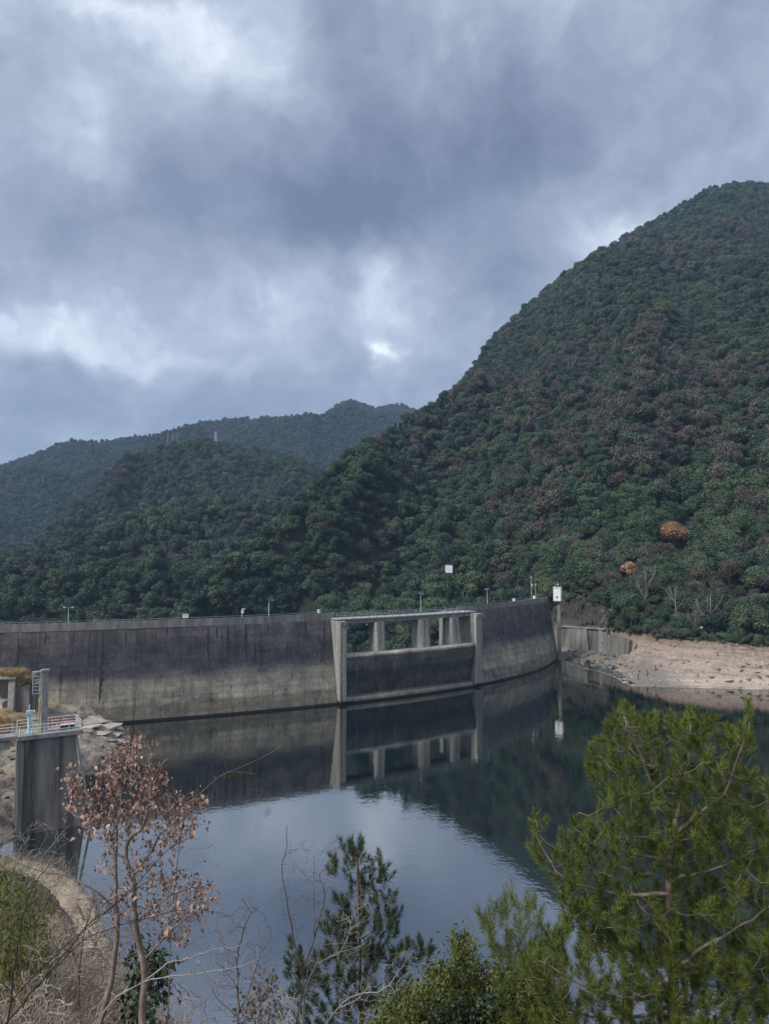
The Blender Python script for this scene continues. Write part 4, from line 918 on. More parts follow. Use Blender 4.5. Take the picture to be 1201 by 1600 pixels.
for i, (px_, py_, s) in enumerate(((140, 1136, 4.2), (162, 1140, 3.2), (134, 1148, 3.2), (180, 1145, 2.2), (155, 1152, 2.4), (188, 1154, 1.6), (130, 1160, 1.7), (172, 1160, 1.6))):
    D = 134 + (1175 - py_) * .38; p = at(px_, py_, D); p[2] = max(p[2] - .5, head_z(p[0], p[1]) - .15)
    o = link_mesh('rock', slabs[i % 4], head, tuple(p)); o.scale = (s * 1.15, s, s * 1.1); o.rotation_euler = (random.uniform(-.05, .2), random.uniform(-.14, .14), random.uniform(0, 6.3))
small_r = [rock_mesh(60 + i, M['rock'], .8) for i in range(4)]
g = random.Random(9)
for i in range(260):
    x, y = g.uniform(-92, -46), g.uniform(88, 150); z = head_z(x, y)
    if z < .1 or z > 6.5: continue
    o = link_mesh('rock', small_r[i % 4], head, (x, y, z + .05)); s = g.uniform(.18, .7); o.scale = (s * g.uniform(1, 1.6), s, s * .8); o.rotation_euler = (g.uniform(-.3, .3), g.uniform(-.3, .3), g.uniform(0, 6.3))

# blades of grass and such
def blades(pts, n_each, h, w, spread, g, lean=.45, droop=.3):
    P = np.repeat(pts, n_each, 0); n = len(P); P = P + g.normal(size=(n, 3)) * [spread, spread, 0]
    a = g.uniform(0, 2 * np.pi, n); d = np.stack([np.cos(a), np.sin(a), np.zeros(n)], 1); L_ = (h * g.uniform(.5, 1.25, n))[:, None]; ln = (lean * g.uniform(.2, 1.3, n))[:, None]
    s = np.stack([-np.sin(a + 1.2), np.cos(a + 1.2), np.zeros(n)], 1) * (w * g.uniform(.6, 1.3, n))[:, None]
    m = P + np.array([0, 0, 1]) * L_ * .6 + d * L_ * ln * .4; t = P + np.array([0, 0, 1]) * L_ * (1 - droop * ln) + d * L_ * ln
    V = np.stack([P - s, P + s, m + s * .7, m - s * .7, t], 1).reshape(-1, 3); k = np.arange(n)[:, None] * 5
    F = np.concatenate([k + [0, 1, 2], k + [0, 2, 3], k + [3, 2, 4]], 1).reshape(-1, 3); return V, F
gg = np.random.default_rng(23)
pts = []
for _ in range(900):
    px_, py_ = gg.uniform(-60, 62), gg.uniform(1112, 1142); x, y = at(px_, py_, gg.uniform(112, 134))[:2]; z = head_z(x, y)
    if z > 5: pts.append((x, y, z - .05))
tag(link_mesh('dry_grass', np_mesh('dry_grass', *blades(np.array(pts), 26, .75, .045, .35, gg), M['drygrass'])), 'straw-coloured dry grass on the headland', 'grass', kind='stuff')

# ruined concrete building
rb = at(20, 1112, 139); ru = empty('ruined_building', tuple(rb), label='roofless concrete ruin with dry grass growing on its slab, left edge', cat='ruin'); U = 139 / 1155.
def ub(px_, py_, dy=0): return np.array([(px_ - 20) * U, dy, (1112 - py_) * U * .985])
a, c = ub(14, 1114), ub(23, 1058)
MB().hexa([(a[0], -.6, -1), (c[0], -.6, -1), (c[0], .6, -1), (a[0], .6, -1), (a[0] + .1, -.5, c[2]), (c[0] + .2, -.5, c[2]), (c[0] + .2, .5, c[2]), (a[0] + .1, .5, c[2])]).build('column', M['concrete'], ru)
c0, c1 = ub(-40, 1060), ub(27, 1060); MB().box(((c0[0] + c1[0]) / 2, 1.2, c0[2] + .15), (c1[0] - c0[0], 4.2, .45)).build('roof_slab', M['concrete'], ru)
c0, c1 = ub(23.5, 1070), ub(43, 1070); MB().hexa([(c0[0], .4, -1), (c1[0], .4, -1), (c1[0], 4.2, -1), (c0[0], 4.2, -1), (c0[0], .4, c0[2] - .4), (c1[0], .4, c0[2]), (c1[0], 4.2, c0[2]), (c0[0], 4.2, c0[2] - .4)]).build('side_wall', M['wetconc'], ru)
c0, c1 = ub(-40, 1062), ub(14, 1062); MB().box(((c0[0] + c1[0]) / 2, 3.2, c0[2] / 2 - .6), (c1[0] - c0[0], .4, c0[2] + .2)).build('back_wall', M['wetconc'], ru)
MB().hexa([(c0[0], -1.2, -1), (c1[0] - .3, -1.2, -1), (c1[0] - .5, 2.9, -1), (c0[0], 2.9, -1), (c0[0], 0, 2.3), (c1[0] - 1.2, -.2, 1.6), (c1[0] - .9, 2.5, 2.0), (c0[0], 2.5, 2.6)]).build('rubble', M['slabrock'], ru)
gp = np.array([ub(gg.uniform(-40, 26), 1057) + [0, gg.uniform(-.6, 3), 0] for _ in range(150)] + [ub(gg.uniform(24, 38), gg.uniform(1066, 1070)) + [0, gg.uniform(.4, 3.5), 0] for _ in range(60)])
o = link_mesh('grass_cap', np_mesh('grass_cap', *blades(gp, 34, 1.5, .04, .3, gg, .8, .6), M['drygrass']), ru); o['kind'] = 'stuff'

# intake tower
O = at(30, 1151, 97.0); zt = O[2]; E1 = atz(128, 1140, zt); ux = (E1 - O); TW = float(np.linalg.norm(ux)); ang = math.atan2(ux[1], ux[0]); TD = 4.2
tw_ = empty('intake_tower', tuple(O), ang, label='dark stained concrete intake tower with railed platform standing in the water', cat='tower')
PW = TW * .90
MB().hexa([(.0, .25, -zt - 8), (PW + 2.4, .0, -zt - 8), (PW + 2.4, TD, -zt - 8), (0, TD, -zt - 8), (.0, .25, -.55), (PW, .25, -.55), (PW, TD - .2, -.55), (0, TD - .2, -.55)]).build('pier', M['wetconc'], tw_)
MB().bar((PW + .12, .1, -.6), (PW + 2.6, -.1, -zt - 2), .28).build('guide_rail', M['concrete'], tw_)
MB().bar((.75, .2, -.6), (.75, .2, -zt), .12).build('drain_pipe', M['dark'], tw_)
MB().box((TW / 2, TD / 2, -.27), (TW + .3, TD + .3, .54)).build('platform', M['concrete'], tw_)
def railing_run(pts, h, mat, parent, posts, name='railing', rails=(1, .66, .33)):
    r = MB()
    for k in rails: r.tube([(x, y, z + h * k) for x, y, z in pts], .04, 5, True)
    rr = r.build(name, mat, parent)
    for (x, y, z) in posts: MB().tube([(x, y, z - .02), (x, y, z + h + .03)], .05, 6).build('post', mat, rr)
HR = 1.25
railing_run([(.1, .1, 0), (TW - .1, .1, 0)], HR, M['rail'], tw_, [(.1 + (TW - .2) * i / 5, .1, 0) for i in range(6)])
railing_run([(TW - .1, .15, 0), (TW - .1, TD - .1, 0)], HR, M['rail'], tw_, [(TW - .1, .15 + (TD - .3) * i / 2, 0) for i in (1, 2)])
railing_run([(.1, TD - .1, 0), (TW - .2, TD - .1, 0)], HR, M['rail'], tw_, [(.1 + (TW - .3) * i / 5, TD - .1, 0) for i in range(5)])
# winch stand, red barrier, crate
wi = empty('gate_winch', (0, 0, 0), label='pale blue gate winch stand on the tower platform', cat='winch')
wi.location = tw_.matrix_basis @ Vector((1.25, 1.0, 0)); wi.rotation_euler = (0, 0, ang)
MB().box((0, 0, .1), (.7, .7, .2)).build('base', M['blue'], wi); MB().tube([(0, 0, .2), (0, 0, 2.7)], .2, 8).build('column', M['blue'], wi)
MB().box((0, 0, 2.75), (.75, .5, .5)).build('gearbox', M['blue'], wi); MB().tube([(0, 0, 3.0), (0, 0, 3.8)], .07, 6).build('screw', M['galv'], wi); MB().tube([(.45, -.05, 2.75), (.62, -.05, 2.75)], .3, 10).build('handwheel', M['galv'], wi)
rbq = empty('red_barrier', tuple(tw_.matrix_basis @ Vector((4.0, TD - .75, 0))), ang, label='faded red metal barrier frame on the tower platform', cat='barrier')
for z in (.35, .75, 1.15): MB().bar((0, 0, z), (3.0, 0, z), .12).build('bar', M['red'], rbq)
for x in (.0, 1.4, 3.0): MB().box((x, 0, .6), (.12, .12, 1.2)).build('post', M['red'], rbq)
cq = empty('tool_crate', tuple(tw_.matrix_basis @ Vector((5.2, 1.6, 0))), ang, label='low dark crate with pale lid on the tower platform', cat='crate')
MB().box((.8, 0, .28), (1.7, .8, .56)).build('body', M['dark'], cq); MB().box((.8, 0, .62), (1.8, .9, .1)).build('lid', M['rail'], cq)
# concrete column with ladder on the platform
cz = at(67, 1052, 98.5)[2] - zt
cc = empty('gauge_column', tuple(tw_.matrix_basis @ Vector((3.1, 1.7, 0))), ang, label='tall concrete column with ladder cage rising from the tower platform', cat='column')
MB().box((0, 0, cz / 2), (.78, .78, cz)).build('shaft', M['concrete'], cc); MB().box((0, 0, cz + .12), (1.05, 1.05, .3)).build('cap', M['concrete'], cc)
lad = MB()
for x in (-1.5, -.6): lad.bar((x, -.2, cz - 2.9), (x, -.2, cz + .1), .09)
for i in range(7): lad.bar((-1.5, -.2, cz - 2.8 + i * .45), (-.6, -.2, cz - 2.8 + i * .45), .07)
lad.build('ladder', M['galv'], cc); MB().bar((-1.6, -.2, cz + .05), (-.2, -.2, cz + .12), .14).bar((-1.05, -.2, cz - 1.3), (-.3, -.1, cz - 1.3), .1).build('bracket', M['rail'], cc)
MB().tube([(-.65, -.35, 0), (-.65, -.35, cz - 3.6), (-.45, -.2, cz - 3.0)], .07, 6).build('cable_pipe', M['yellow'], cc)
# access footbridge running left from the tower
fb = empty('access_footbridge', tuple(O), ang + R(4), label='narrow concrete footbridge with white railings leading left from the tower', cat='bridge')
MB().box((-9.1, 1.6, -.22), (17.8, 2.2, .4)).build('deck', M['concrete'], fb); MB().box((-9.4, 1.6, -1.05), (17.0, 1.5, 1.24)).build('beam', M['slabrock'], fb)
for y in (.6, 2.6): railing_run([(-.2, y, 0), (-18, y, 0)], 1.15, M['rail'], fb, [(-.4 - 2.4 * i, y, 0) for i in range(8)])

# ------------------------------------------------------------------ near bank under the camera
EDGE = [(-700, 1320, 55), (-100, 1336, 48), (0, 1340, 46), (40, 1345, 45), (75, 1355, 44), (105, 1378, 42), (130, 1410, 40), (148, 1450, 37), (165, 1495, 33), (200, 1548, 28), (260, 1630, 22), (400, 1720, 17), (800, 1760, 15), (1201, 1740, 15), (1700, 1650, 16), (1980, 1600, 18)]
bcols = np.concatenate([np.arange(-700, -40, 40.), np.arange(-40, 320, 6.), np.arange(320, 1981, 40.)])
def e_D(px): return interp(px, EDGE, 2)
def b0(px): return np.full(len(px), .4), np.full(len(px), 34.2)
def b1(px): return np.full(len(px), 3.0), np.full(len(px), 32.6) - np.clip(px - 300, 0, 400) / 400 * .6
def b2(px):
    D = e_D(px) - np.interp(px, [0, 140, 200], [6.5, 5, 3]); z = zat(px, interp(px, EDGE, 1) + np.interp(px, [0, 60, 140, 220], [120, 105, 70, 20]), D); return D, z
def b3(px): D = e_D(px); return D - .05, zat(px, interp(px, EDGE, 1) + np.interp(px, [0, 60, 140, 220], [70, 60, 40, 4]), D)
def b4(px): D = e_D(px); return D + 1.2, zat(px, interp(px, EDGE, 1) + 8, D)
def b5(px): D = e_D(px); return D + 5, zat(px, interp(px, EDGE, 1), D) - 9
def b6(px): D = e_D(px); return D + 26, np.full(len(px), -6.)
def amp_bank(X, Y, T, seed): return np.where(T < 1, .12, .4) * fbm(X / 3.5, Y / 3.5, 4, seed) * np.where((T > 2.8) & (T < 4.3), .3, 1)
bankP, bankT = sheet([b0, b1, b2, b3, b4, b5, b6], amp_bank, 61, [5, 26, 6, 3, 6, 6], cols=bcols)
M['bank'] = mottled('dry_bank_soil', [(.25, (.075, .058, .042)), (.45, (.17, .135, .10)), (.6, (.25, .205, .155)), (.75, (.33, .28, .22))], .8, bs=.8, bd=.15)
bank = sheet_object('bank', bankP, M['bank'], label='dry brushy bank below the camera', kind='structure')
BXY = project(bankP)
def on_bank(px_, Y):                      # ground height of the bank under that bearing and distance
    x = Y * (ray(px_, 800)[0] / ray(px_, 800)[1]); k = np.argmin((bankP[..., 0] - x) ** 2 + (bankP[..., 1] - Y) ** 2); return np.array([x, Y, bankP.reshape(-1, 3)[k][2]])
# pale worn ledge on the edge of the bank
M['earthwall'] = mottled('pale_earth_and_stone', [(.25, (.14, .11, .08)), (.42, (.28, .235, .175)), (.6, (.39, .335, .26)), (.75, (.47, .42, .34))], 1.3, bs=1, bd=.25)
EP = np.arange(-90, 190, 2.0); ep = np.array([at(p, float(interp(p, EDGE, 1)), float(interp(p, EDGE, 2))) for p in EP])
tg = np.gradient(ep, axis=0); tg[:, 2] = 0; tg /= np.linalg.norm(tg, axis=1)[:, None]; nn = np.stack([tg[:, 1], -tg[:, 0], 0 * tg[:, 0]], 1)
wid = np.interp(EP, [-90, 60, 120, 190], [.55, .7, .9, .6]); LP = []
for off, dz in ((1.0, -3.0), (.95, -1.6), (1.0, -.9), (.85, -.45), (.5, -.22), (.2, -.06), (-.1, .0), (-.4, -.02), (-.7, -.25), (-.95, -1.0), (-1.3, -4.0)):
    q = ep + nn * (off * wid)[:, None]; q[:, 2] += dz; n_ = fbm(EP / 9., np.full(len(EP), off * 3), 4, 88); n2_ = fbm(EP / 2.6, np.full(len(EP), off * 5), 2, 98); LP.append(q + nn * (.22 * n_)[:, None] + np.stack([0 * n_, 0 * n_, .2 * n_ + .12 * n2_], 1))
sheet_object('ledge', np.array(LP[3:]), M['earthwall'], label='pale worn earth ledge curving above the dark water, lower left', kind='structure')
M['earthface'] = mottled('dark_earth_face', [(.3, (.035, .028, .024)), (.5, (.075, .06, .052)), (.7, (.13, .105, .09))], 1.8, bs=1, bd=.2)  # near face of the ledge, coloured darker than its top
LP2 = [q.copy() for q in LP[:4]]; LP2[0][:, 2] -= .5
sheet_object('ledge_face', np.array(LP2), M['earthface'], label='darker earth face below the pale ledge', kind='structure')
# ------------------------------------------------------------------ near plants
def pp(pts, Y, dY=0.0):                   # a stem drawn through image points at about one distance
    return [at(a, b, Y + dY * i / max(1, len(pts) - 1)) for i, (a, b) in enumerate(pts)]
def smooth_path(P, n=4):
    P = [np.asarray(p, float) for p in P]
    if len(P) < 3: return P
    out = []
    for i in range(len(P) - 1):
        p0, p1, p2, p3 = P[max(i - 1, 0)], P[i], P[i + 1], P[min(i + 2, len(P) - 1)]
        for k in range(n):
            t = k / n; out.append(.5 * ((2 * p1) + (-p0 + p2) * t + (2 * p0 - 5 * p1 + 4 * p2 - p3) * t * t + (-p0 + 3 * p1 - 3 * p2 + p3) * t ** 3))
    return out + [P[-1]]
class Plant:
    def __init__(s, seed): s.pos = []; s.rad = []; s.g = np.random.default_rng(seed); s.tubes = {}
    def mb(s, k): return s.tubes.setdefault(k, MB())
    def stem(s, P, r0, r1, kind='trunk', n=6, sub=4, jit=0.0):
        P = smooth_path(P, sub); m = len(P); P = [p + s.g.normal(size=3) * jit for p in P]; R_ = [r0 + (r1 - r0) * (i / (m - 1)) ** .8 for i in range(m)]
        s.mb(kind).tube(P, R_, n); s.pos += P; s.rad += R_; return P
    def reach(s, targets, rtip=.003, taper=.012, sag=.1, up=.0, kind='branch', n=5, kink=.06, zpen=.6, rmax=.6):
        """join every target to the nearest existing wood with a bent twig; nearest targets first"""
        T = np.asarray(targets, float); todo = list(range(len(T))); tips = [None] * len(T)
        base = np.array(s.pos); d0 = np.array([np.min(np.linalg.norm(base - t, axis=1)) for t in T])
        for j in np.argsort(d0):
            B = np.array(s.pos); t = T[j]; dv = t - B; d = np.linalg.norm(dv, axis=1); cost = d + zpen * np.clip(B[:, 2] - t[2] + .3 * d, 0, None)
            k = int(np.argmin(cost)); p = B[k]; L_ = max(d[k], 1e-3); m = 3 if L_ < .5 else 5; P = []
            for i in range(m + 1):
                u = i / m; q = p + (t - p) * u; q = q + np.array([0, 0, (-sag + up) * L_ * math.sin(math.pi * u)])
                if 0 < i < m: q = q + s.g.normal(size=3) * kink * L_
                P.append(q)
            r0 = min(s.rad[k] * rmax, rtip + taper * L_); R_ = [r0 + (rtip - r0) * i / m for i in range(m + 1)]
            s.mb(kind).tube(P, R_, n, False); s.pos += P[1:]; s.rad += R_[1:]; v = P[-1] - P[-2]; tips[j] = v / (np.linalg.norm(v) + 1e-9)
        return tips
    def finish(s, e, mats):
        O_ = np.array(e.location)
        for k, b in s.tubes.items():
            o = b.build(k, mats.get(k, M['bark']), e, True, off=O_)
            if k in ('branch', 'twigs'): o['kind'] = 'stuff'
def in_poly(poly, n, g):
    poly = np.array(poly, float); out = []
    lo, hi = poly.min(0), poly.max(0)
    while len(out) < n:
        q = g.uniform(lo, hi, (n * 2, 2)); s = poly_sd(q[:, 0], q[:, 1], poly); out += [tuple(p) for p in q[s > 0]]
    return out[:n]
def needles(tips, axes, g, nn_, ln, L_, w, open_=.80):
    n = len(tips); T = np.repeat(tips, nn_, 0); A = np.repeat(axes, nn_, 0); m = len(T); u = g.random(m)[:, None]
    rad = np.cross(A, g.normal(size=(m, 3))); rad /= np.linalg.norm(rad, axis=1)[:, None] + 1e-9
    P = T + A * (u - .25) * L_; o = open_ * (1.25 - .75 * u); d = A * np.sqrt(np.clip(1 - o * o * .6, .1, 1)) + rad * o + g.normal(size=(m, 3)) * .10; d /= np.linalg.norm(d, axis=1)[:, None]
    ll = ln * g.uniform(.7, 1.2, m)[:, None]; s = np.cross(d, g.normal(size=(m, 3))); s /= np.linalg.norm(s, axis=1)[:, None] + 1e-9; s *= w
    mid = P + d * ll * .55; tip = P + d * ll + np.array([0, 0, -.10]) * ll
    V = np.stack([P - s * .7, P + s * .7, mid + s, tip, mid - s], 1).reshape(-1, 3); k = np.arange(m)[:, None] * 5
    return V, np.concatenate([k + [0, 1, 2], k + [0, 2, 4], k + [4, 2, 3]], 1).reshape(-1, 3)
M['tanbark'] = mottled('tan_bark', [(.3, (.10, .075, .058)), (.5, (.20, .16, .13)), (.7, (.32, .27, .23))], 7, .9, .4, .005)
M['needle'] = leafmat('yellow_green_needles', [(.15, (.036, .056, .012)), (.42, (.076, .106, .020)), (.62, (.128, .156, .030)), (.85, (.20, .215, .046))], 2.2, rnd=.05)
M['needle_dark'] = leafmat('deep_green_needles', [(.2, (.022, .040, .018)), (.5, (.046, .072, .029)), (.8, (.088, .118, .046))], 2.5, rnd=.05)
def pine(px_, Y, trunk, trunk_r, limbs, crown, ntuft, mat, seed, label, depth, tuft=(.20, .125), nneed=115, upw=.75, w=.0026, name='pine_tree', kindr=.0045):
    base = on_bank(px_, Y); e = empty(name, tuple(base), label=label, cat='tree', group='pines in front of the water'); p = Plant(seed); g = p.g
    tp = [base - [0, 0, .3], *pp(trunk, Y)]; p.stem(tp, trunk_r, trunk_r * .32, 'trunk', 8, 4, .004)
    for path, r, dy in limbs: p.stem(pp(path, Y, dy), r, r * .25, 'limb', 6, 4, .01)
    q = in_poly(crown, ntuft, g); c0 = np.array(trunk[-1]); T = np.array([at(a, b, Y + float(np.clip(g.normal(0, depth), -2 * depth, 2 * depth))) for a, b in q])
    tips = np.array(p.reach(T, kindr, .010, .16, 0, 'branch', 4, .035, .5))
    ax = tips * .55 + np.array([0, 0, upw]) + g.normal(size=T.shape) * .16; ax /= np.linalg.norm(ax, axis=1)[:, None]
    V, F = needles(T, ax, g, nneed, tuft[1], tuft[0], w); O_ = np.array(e.location)
    o = link_mesh('needles', np_mesh('needles', V - O_, F, mat), e); o['kind'] = 'stuff'
    p.finish(e, {'trunk': M['pinebark'], 'limb': M['tanbark'], 'branch': M['tanbark']}); return e
pine(1052, 11.0, [(1053, 1640), (1052, 1560), (1050, 1480), (1045, 1400), (1047, 1340), (1048, 1300)], .105,
     [([(1047, 1310), (1030, 1270), (1022, 1240), (1000, 1180), (975, 1120)], .045, -.3), ([(1048, 1305), (1062, 1255), (1075, 1190), (1080, 1110)], .045, .3), ([(1048, 1312), (1085, 1275), (1130, 1240), (1165, 1150)], .04, -.4),
      ([(1048, 1500), (1030, 1450), (1005, 1420), (985, 1395)], .035, .7), ([(1052, 1535), (1000, 1560), (920, 1545), (850, 1505)], .04, -.6), ([(1053, 1520), (1100, 1505), (1160, 1495), (1230, 1480)], .04, .3), ([(1045, 1375), (1090, 1365), (1150, 1345), (1190, 1320)], .03, -.3),
      ([(1055, 1510), (1100, 1480), (1160, 1445), (1215, 1405)], .035, -.5), ([(1045, 1395), (990, 1400), (930, 1390), (880, 1370), (850, 1330), (832, 1290)], .035, .2), ([(1047, 1345), (980, 1330), (930, 1290), (905, 1270)], .03, -.6), ([(1053, 1590), (1100, 1570), (1160, 1560), (1220, 1545)], .035, .4), ([(1052, 1570), (980, 1590), (900, 1580), (800, 1560)], .035, .5)],
     [(1075, 1100), (1092, 1125), (1120, 1140), (1150, 1135), (1168, 1110), (1180, 1150), (1172, 1210), (1215, 1260), (1225, 1420), (1225, 1640), (770, 1640), (775, 1545), (830, 1490), (885, 1450), (880, 1400), (835, 1350), (822, 1300), (838, 1275), (862, 1315), (895, 1290), (905, 1275), (925, 1255), (918, 1200), (935, 1150), (960, 1125), (975, 1105), (990, 1130), (1040, 1130)],
     1350, M['needle'], 3, 'tall yellow-green pine with a forked crown, largest of the pines', .62)
pine(800, 13.0, [(806, 1640), (800, 1560), (795, 1500), (790, 1440)], .05,
     [([(798, 1540), (770, 1480), (745, 1430), (733, 1405)], .02, .2), ([(797, 1520), (815, 1470), (830, 1420)], .02, -.2), ([(798, 1560), (850, 1510), (880, 1460)], .02, -.2)],
     [(730, 1405), (742, 1420), (760, 1400), (775, 1420), (795, 1395), (825, 1400), (845, 1430), (880, 1440), (885, 1560), (800, 1600), (770, 1540), (762, 1470), (738, 1430)], 200, M['needle'], 13, 'low young pine tucked against the big pine on its left', .5, (.25, .14), 60)
pine(1215, 15.0, [(1225, 1640), (1222, 1500), (1215, 1380), (1205, 1290)], .07, [([(1220, 1480), (1190, 1420), (1170, 1380)], .03, .2)],
     [(1200, 1200), (1225, 1220), (1300, 1330), (1300, 1640), (1130, 1640), (1140, 1420), (1170, 1330), (1165, 1260)], 380, M['needle_dark'], 17, 'darker pine behind the big pine at the right edge', .7, (.25, .14), 55)
pine(563, 16.0, [(566, 1640), (563, 1560), (562, 1480), (560, 1390), (558, 1345), (558, 1325)], .055,
     [([(560, 1420), (530, 1385), (520, 1350)], .014, .3), ([(560, 1400), (585, 1365), (590, 1340)], .014, -.3), ([(561, 1470), (600, 1440), (615, 1410)], .016, .4), ([(562, 1500), (520, 1470), (500, 1450)], .016, -.4), ([(564, 1560), (620, 1520), (665, 1480)], .02, .3), ([(564, 1570), (500, 1520), (455, 1480)], .02, .2)],
     [(556, 1296), (566, 1330), (580, 1350), (588, 1330), (600, 1360), (612, 1375), (606, 1400), (628, 1415), (622, 1440), (616, 1490), (645, 1475), (672, 1465), (672, 1500), (640, 1530), (640, 1640), (470, 1640), (446, 1510), (450, 1475), (490, 1500), (515, 1470), (500, 1450), (525, 1420), (512, 1365), (520, 1340), (538, 1365), (532, 1320), (545, 1335)],
     430, M['needle_dark'], 5, 'slim young pine in the middle, in front of the bright water', .45, (.24, .14), 80, .8, .0042)

# broadleaf shrubs
def leaf_cloud(T, ax, g, n_each, size, spread, name='leaves', narrow=.42, fold=.2, droop=.35):
    P = np.repeat(T, n_each, 0) + g.normal(size=(len(T) * n_each, 3)) * spread; n = len(P)
    d = np.repeat(ax, n_each, 0) * .3 + g.normal(size=(n, 3)) * .8 + np.array([0, 0, -droop]); d /= np.linalg.norm(d, axis=1)[:, None]
    s = np.cross(d, g.normal(size=(n, 3)) * .5 + np.array([0, 0, 1])); s /= np.linalg.norm(s, axis=1)[:, None] + 1e-9; u = np.cross(s, d); L_ = (size * g.uniform(.6, 1.3, n))[:, None]
    V = np.stack([P, P + d * L_ * .5 + s * L_ * narrow + u * L_ * fold, P + d * L_, P + d * L_ * .5 - s * L_ * narrow + u * L_ * fold], 1).reshape(-1, 3); k = np.arange(n)[:, None] * 4
    return V, np.concatenate([k + [0, 1, 2], k + [0, 2, 3]], 1).reshape(-1, 3)
M['shrub'] = leafmat('olive_shrub_leaves', [(.2, (.034, .052, .013)), (.45, (.08, .098, .020)), (.7, (.142, .148, .030)), (.9, (.21, .19, .048))], 3.0, rnd=.05, rough=.4)
M['shrub_dark'] = leafmat('dark_shrub_leaves', [(.2, (.014, .028, .015)), (.5, (.032, .055, .026)), (.8, (.07, .098, .045))], 3.0, rnd=.05, rough=.4)
M['bamboo'] = leafmat('bamboo_leaves', [(.2, (.045, .055, .014)), (.45, (.085, .10, .025)), (.7, (.15, .165, .045)), (.9, (.26, .25, .10))], 2.0, rnd=.05)
M['deadleaf'] = leafmat('grey_brown_leaves', [(.2, (.06, .05, .035)), (.5, (.13, .11, .08)), (.8, (.22, .19, .14))], 3.0, rnd=.05)
def shrub(name, Y, stems, crown, n, mat, seed, label, depth, each=14, size=.09, spread=.09, wood=None, cat='shrub', narrow=.42, droop=.35, r=.018, group='shrubs along the bank'):
    base = on_bank(stems[0][0][0], Y); e = empty(name, tuple(base), label=label, cat=cat, group=group); p = Plant(seed)
    for i, st in enumerate(stems): p.stem([base - [0, 0, .15], *pp(st, Y, (i % 3 - 1) * .4)], r, r * .3, 'stem', 5, 3, .008)
    T = np.array([at(a, b, Y + float(p.g.normal(0, depth))) for a, b in in_poly(crown, n, p.g)]); ax = np.array(p.reach(T, .003, .008, .05, .1, 'branch', 4, .06))
    if each:
        V, F = leaf_cloud(T, ax, p.g, each, size, spread, narrow=narrow, droop=droop); o = link_mesh('leaves', np_mesh('leaves', V - np.array(e.location), F, mat), e); o['kind'] = 'stuff'
    p.finish(e, {'stem': wood or M['twig'], 'branch': wood or M['twig']}); return e
shrub('broadleaf_shrub', 12.0, [[(690, 1640), (690, 1560), (700, 1500)], [(640, 1640), (630, 1580)], [(740, 1640), (745, 1540)]],
      [(575, 1600), (590, 1560), (612, 1575), (630, 1535), (655, 1545), (672, 1505), (690, 1520), (705, 1490), (716, 1462), (735, 1475), (748, 1515), (775, 1500), (800, 1535), (835, 1520), (880, 1580), (900, 1640), (570, 1640)], 420, M['shrub'], 8, 'dense olive-green broadleaf shrub between the slim pine and the big pine', .5, 44, .07, .10, narrow=.22, droop=.6)
shrub('broadleaf_shrub', 11.2, [[(735, 1640), (735, 1590)]], [(690, 1575), (720, 1555), (760, 1558), (785, 1580), (790, 1640), (680, 1640)], 90, M['shrub_dark'], 18, 'small dark blue-green shrub in front of the olive shrub', .25, 40, .055, .07)
shrub('broadleaf_shrub', 8.6, [[(205, 1640), (205, 1590)]], [(185, 1560), (215, 1545), (245, 1565), (250, 1640), (180, 1640)], 26, M['shrub_dark'], 28, 'small dark green shrub at the foot of the russet tree', .2, 16, .07, .07)
shrub('broadleaf_shrub', 9.4, [[(225, 1640), (225, 1560), (232, 1500)]], [(205, 1500), (235, 1480), (262, 1500), (258, 1560), (215, 1560)], 34, M['shrub_dark'], 38, 'long-leaved green sapling behind the russet trunk', .25, 9, .12, .07, narrow=.2, droop=.6)
shrub('broadleaf_shrub', 10.0, [[(395, 1640), (398, 1590)], [(415, 1640), (420, 1580)]], [(375, 1560), (400, 1530), (425, 1520), (440, 1560), (440, 1640), (365, 1640)], 60, M['deadleaf'], 48, 'grey-green straggly shrub under the bare grey saplings', .3, 10, .06, .08)

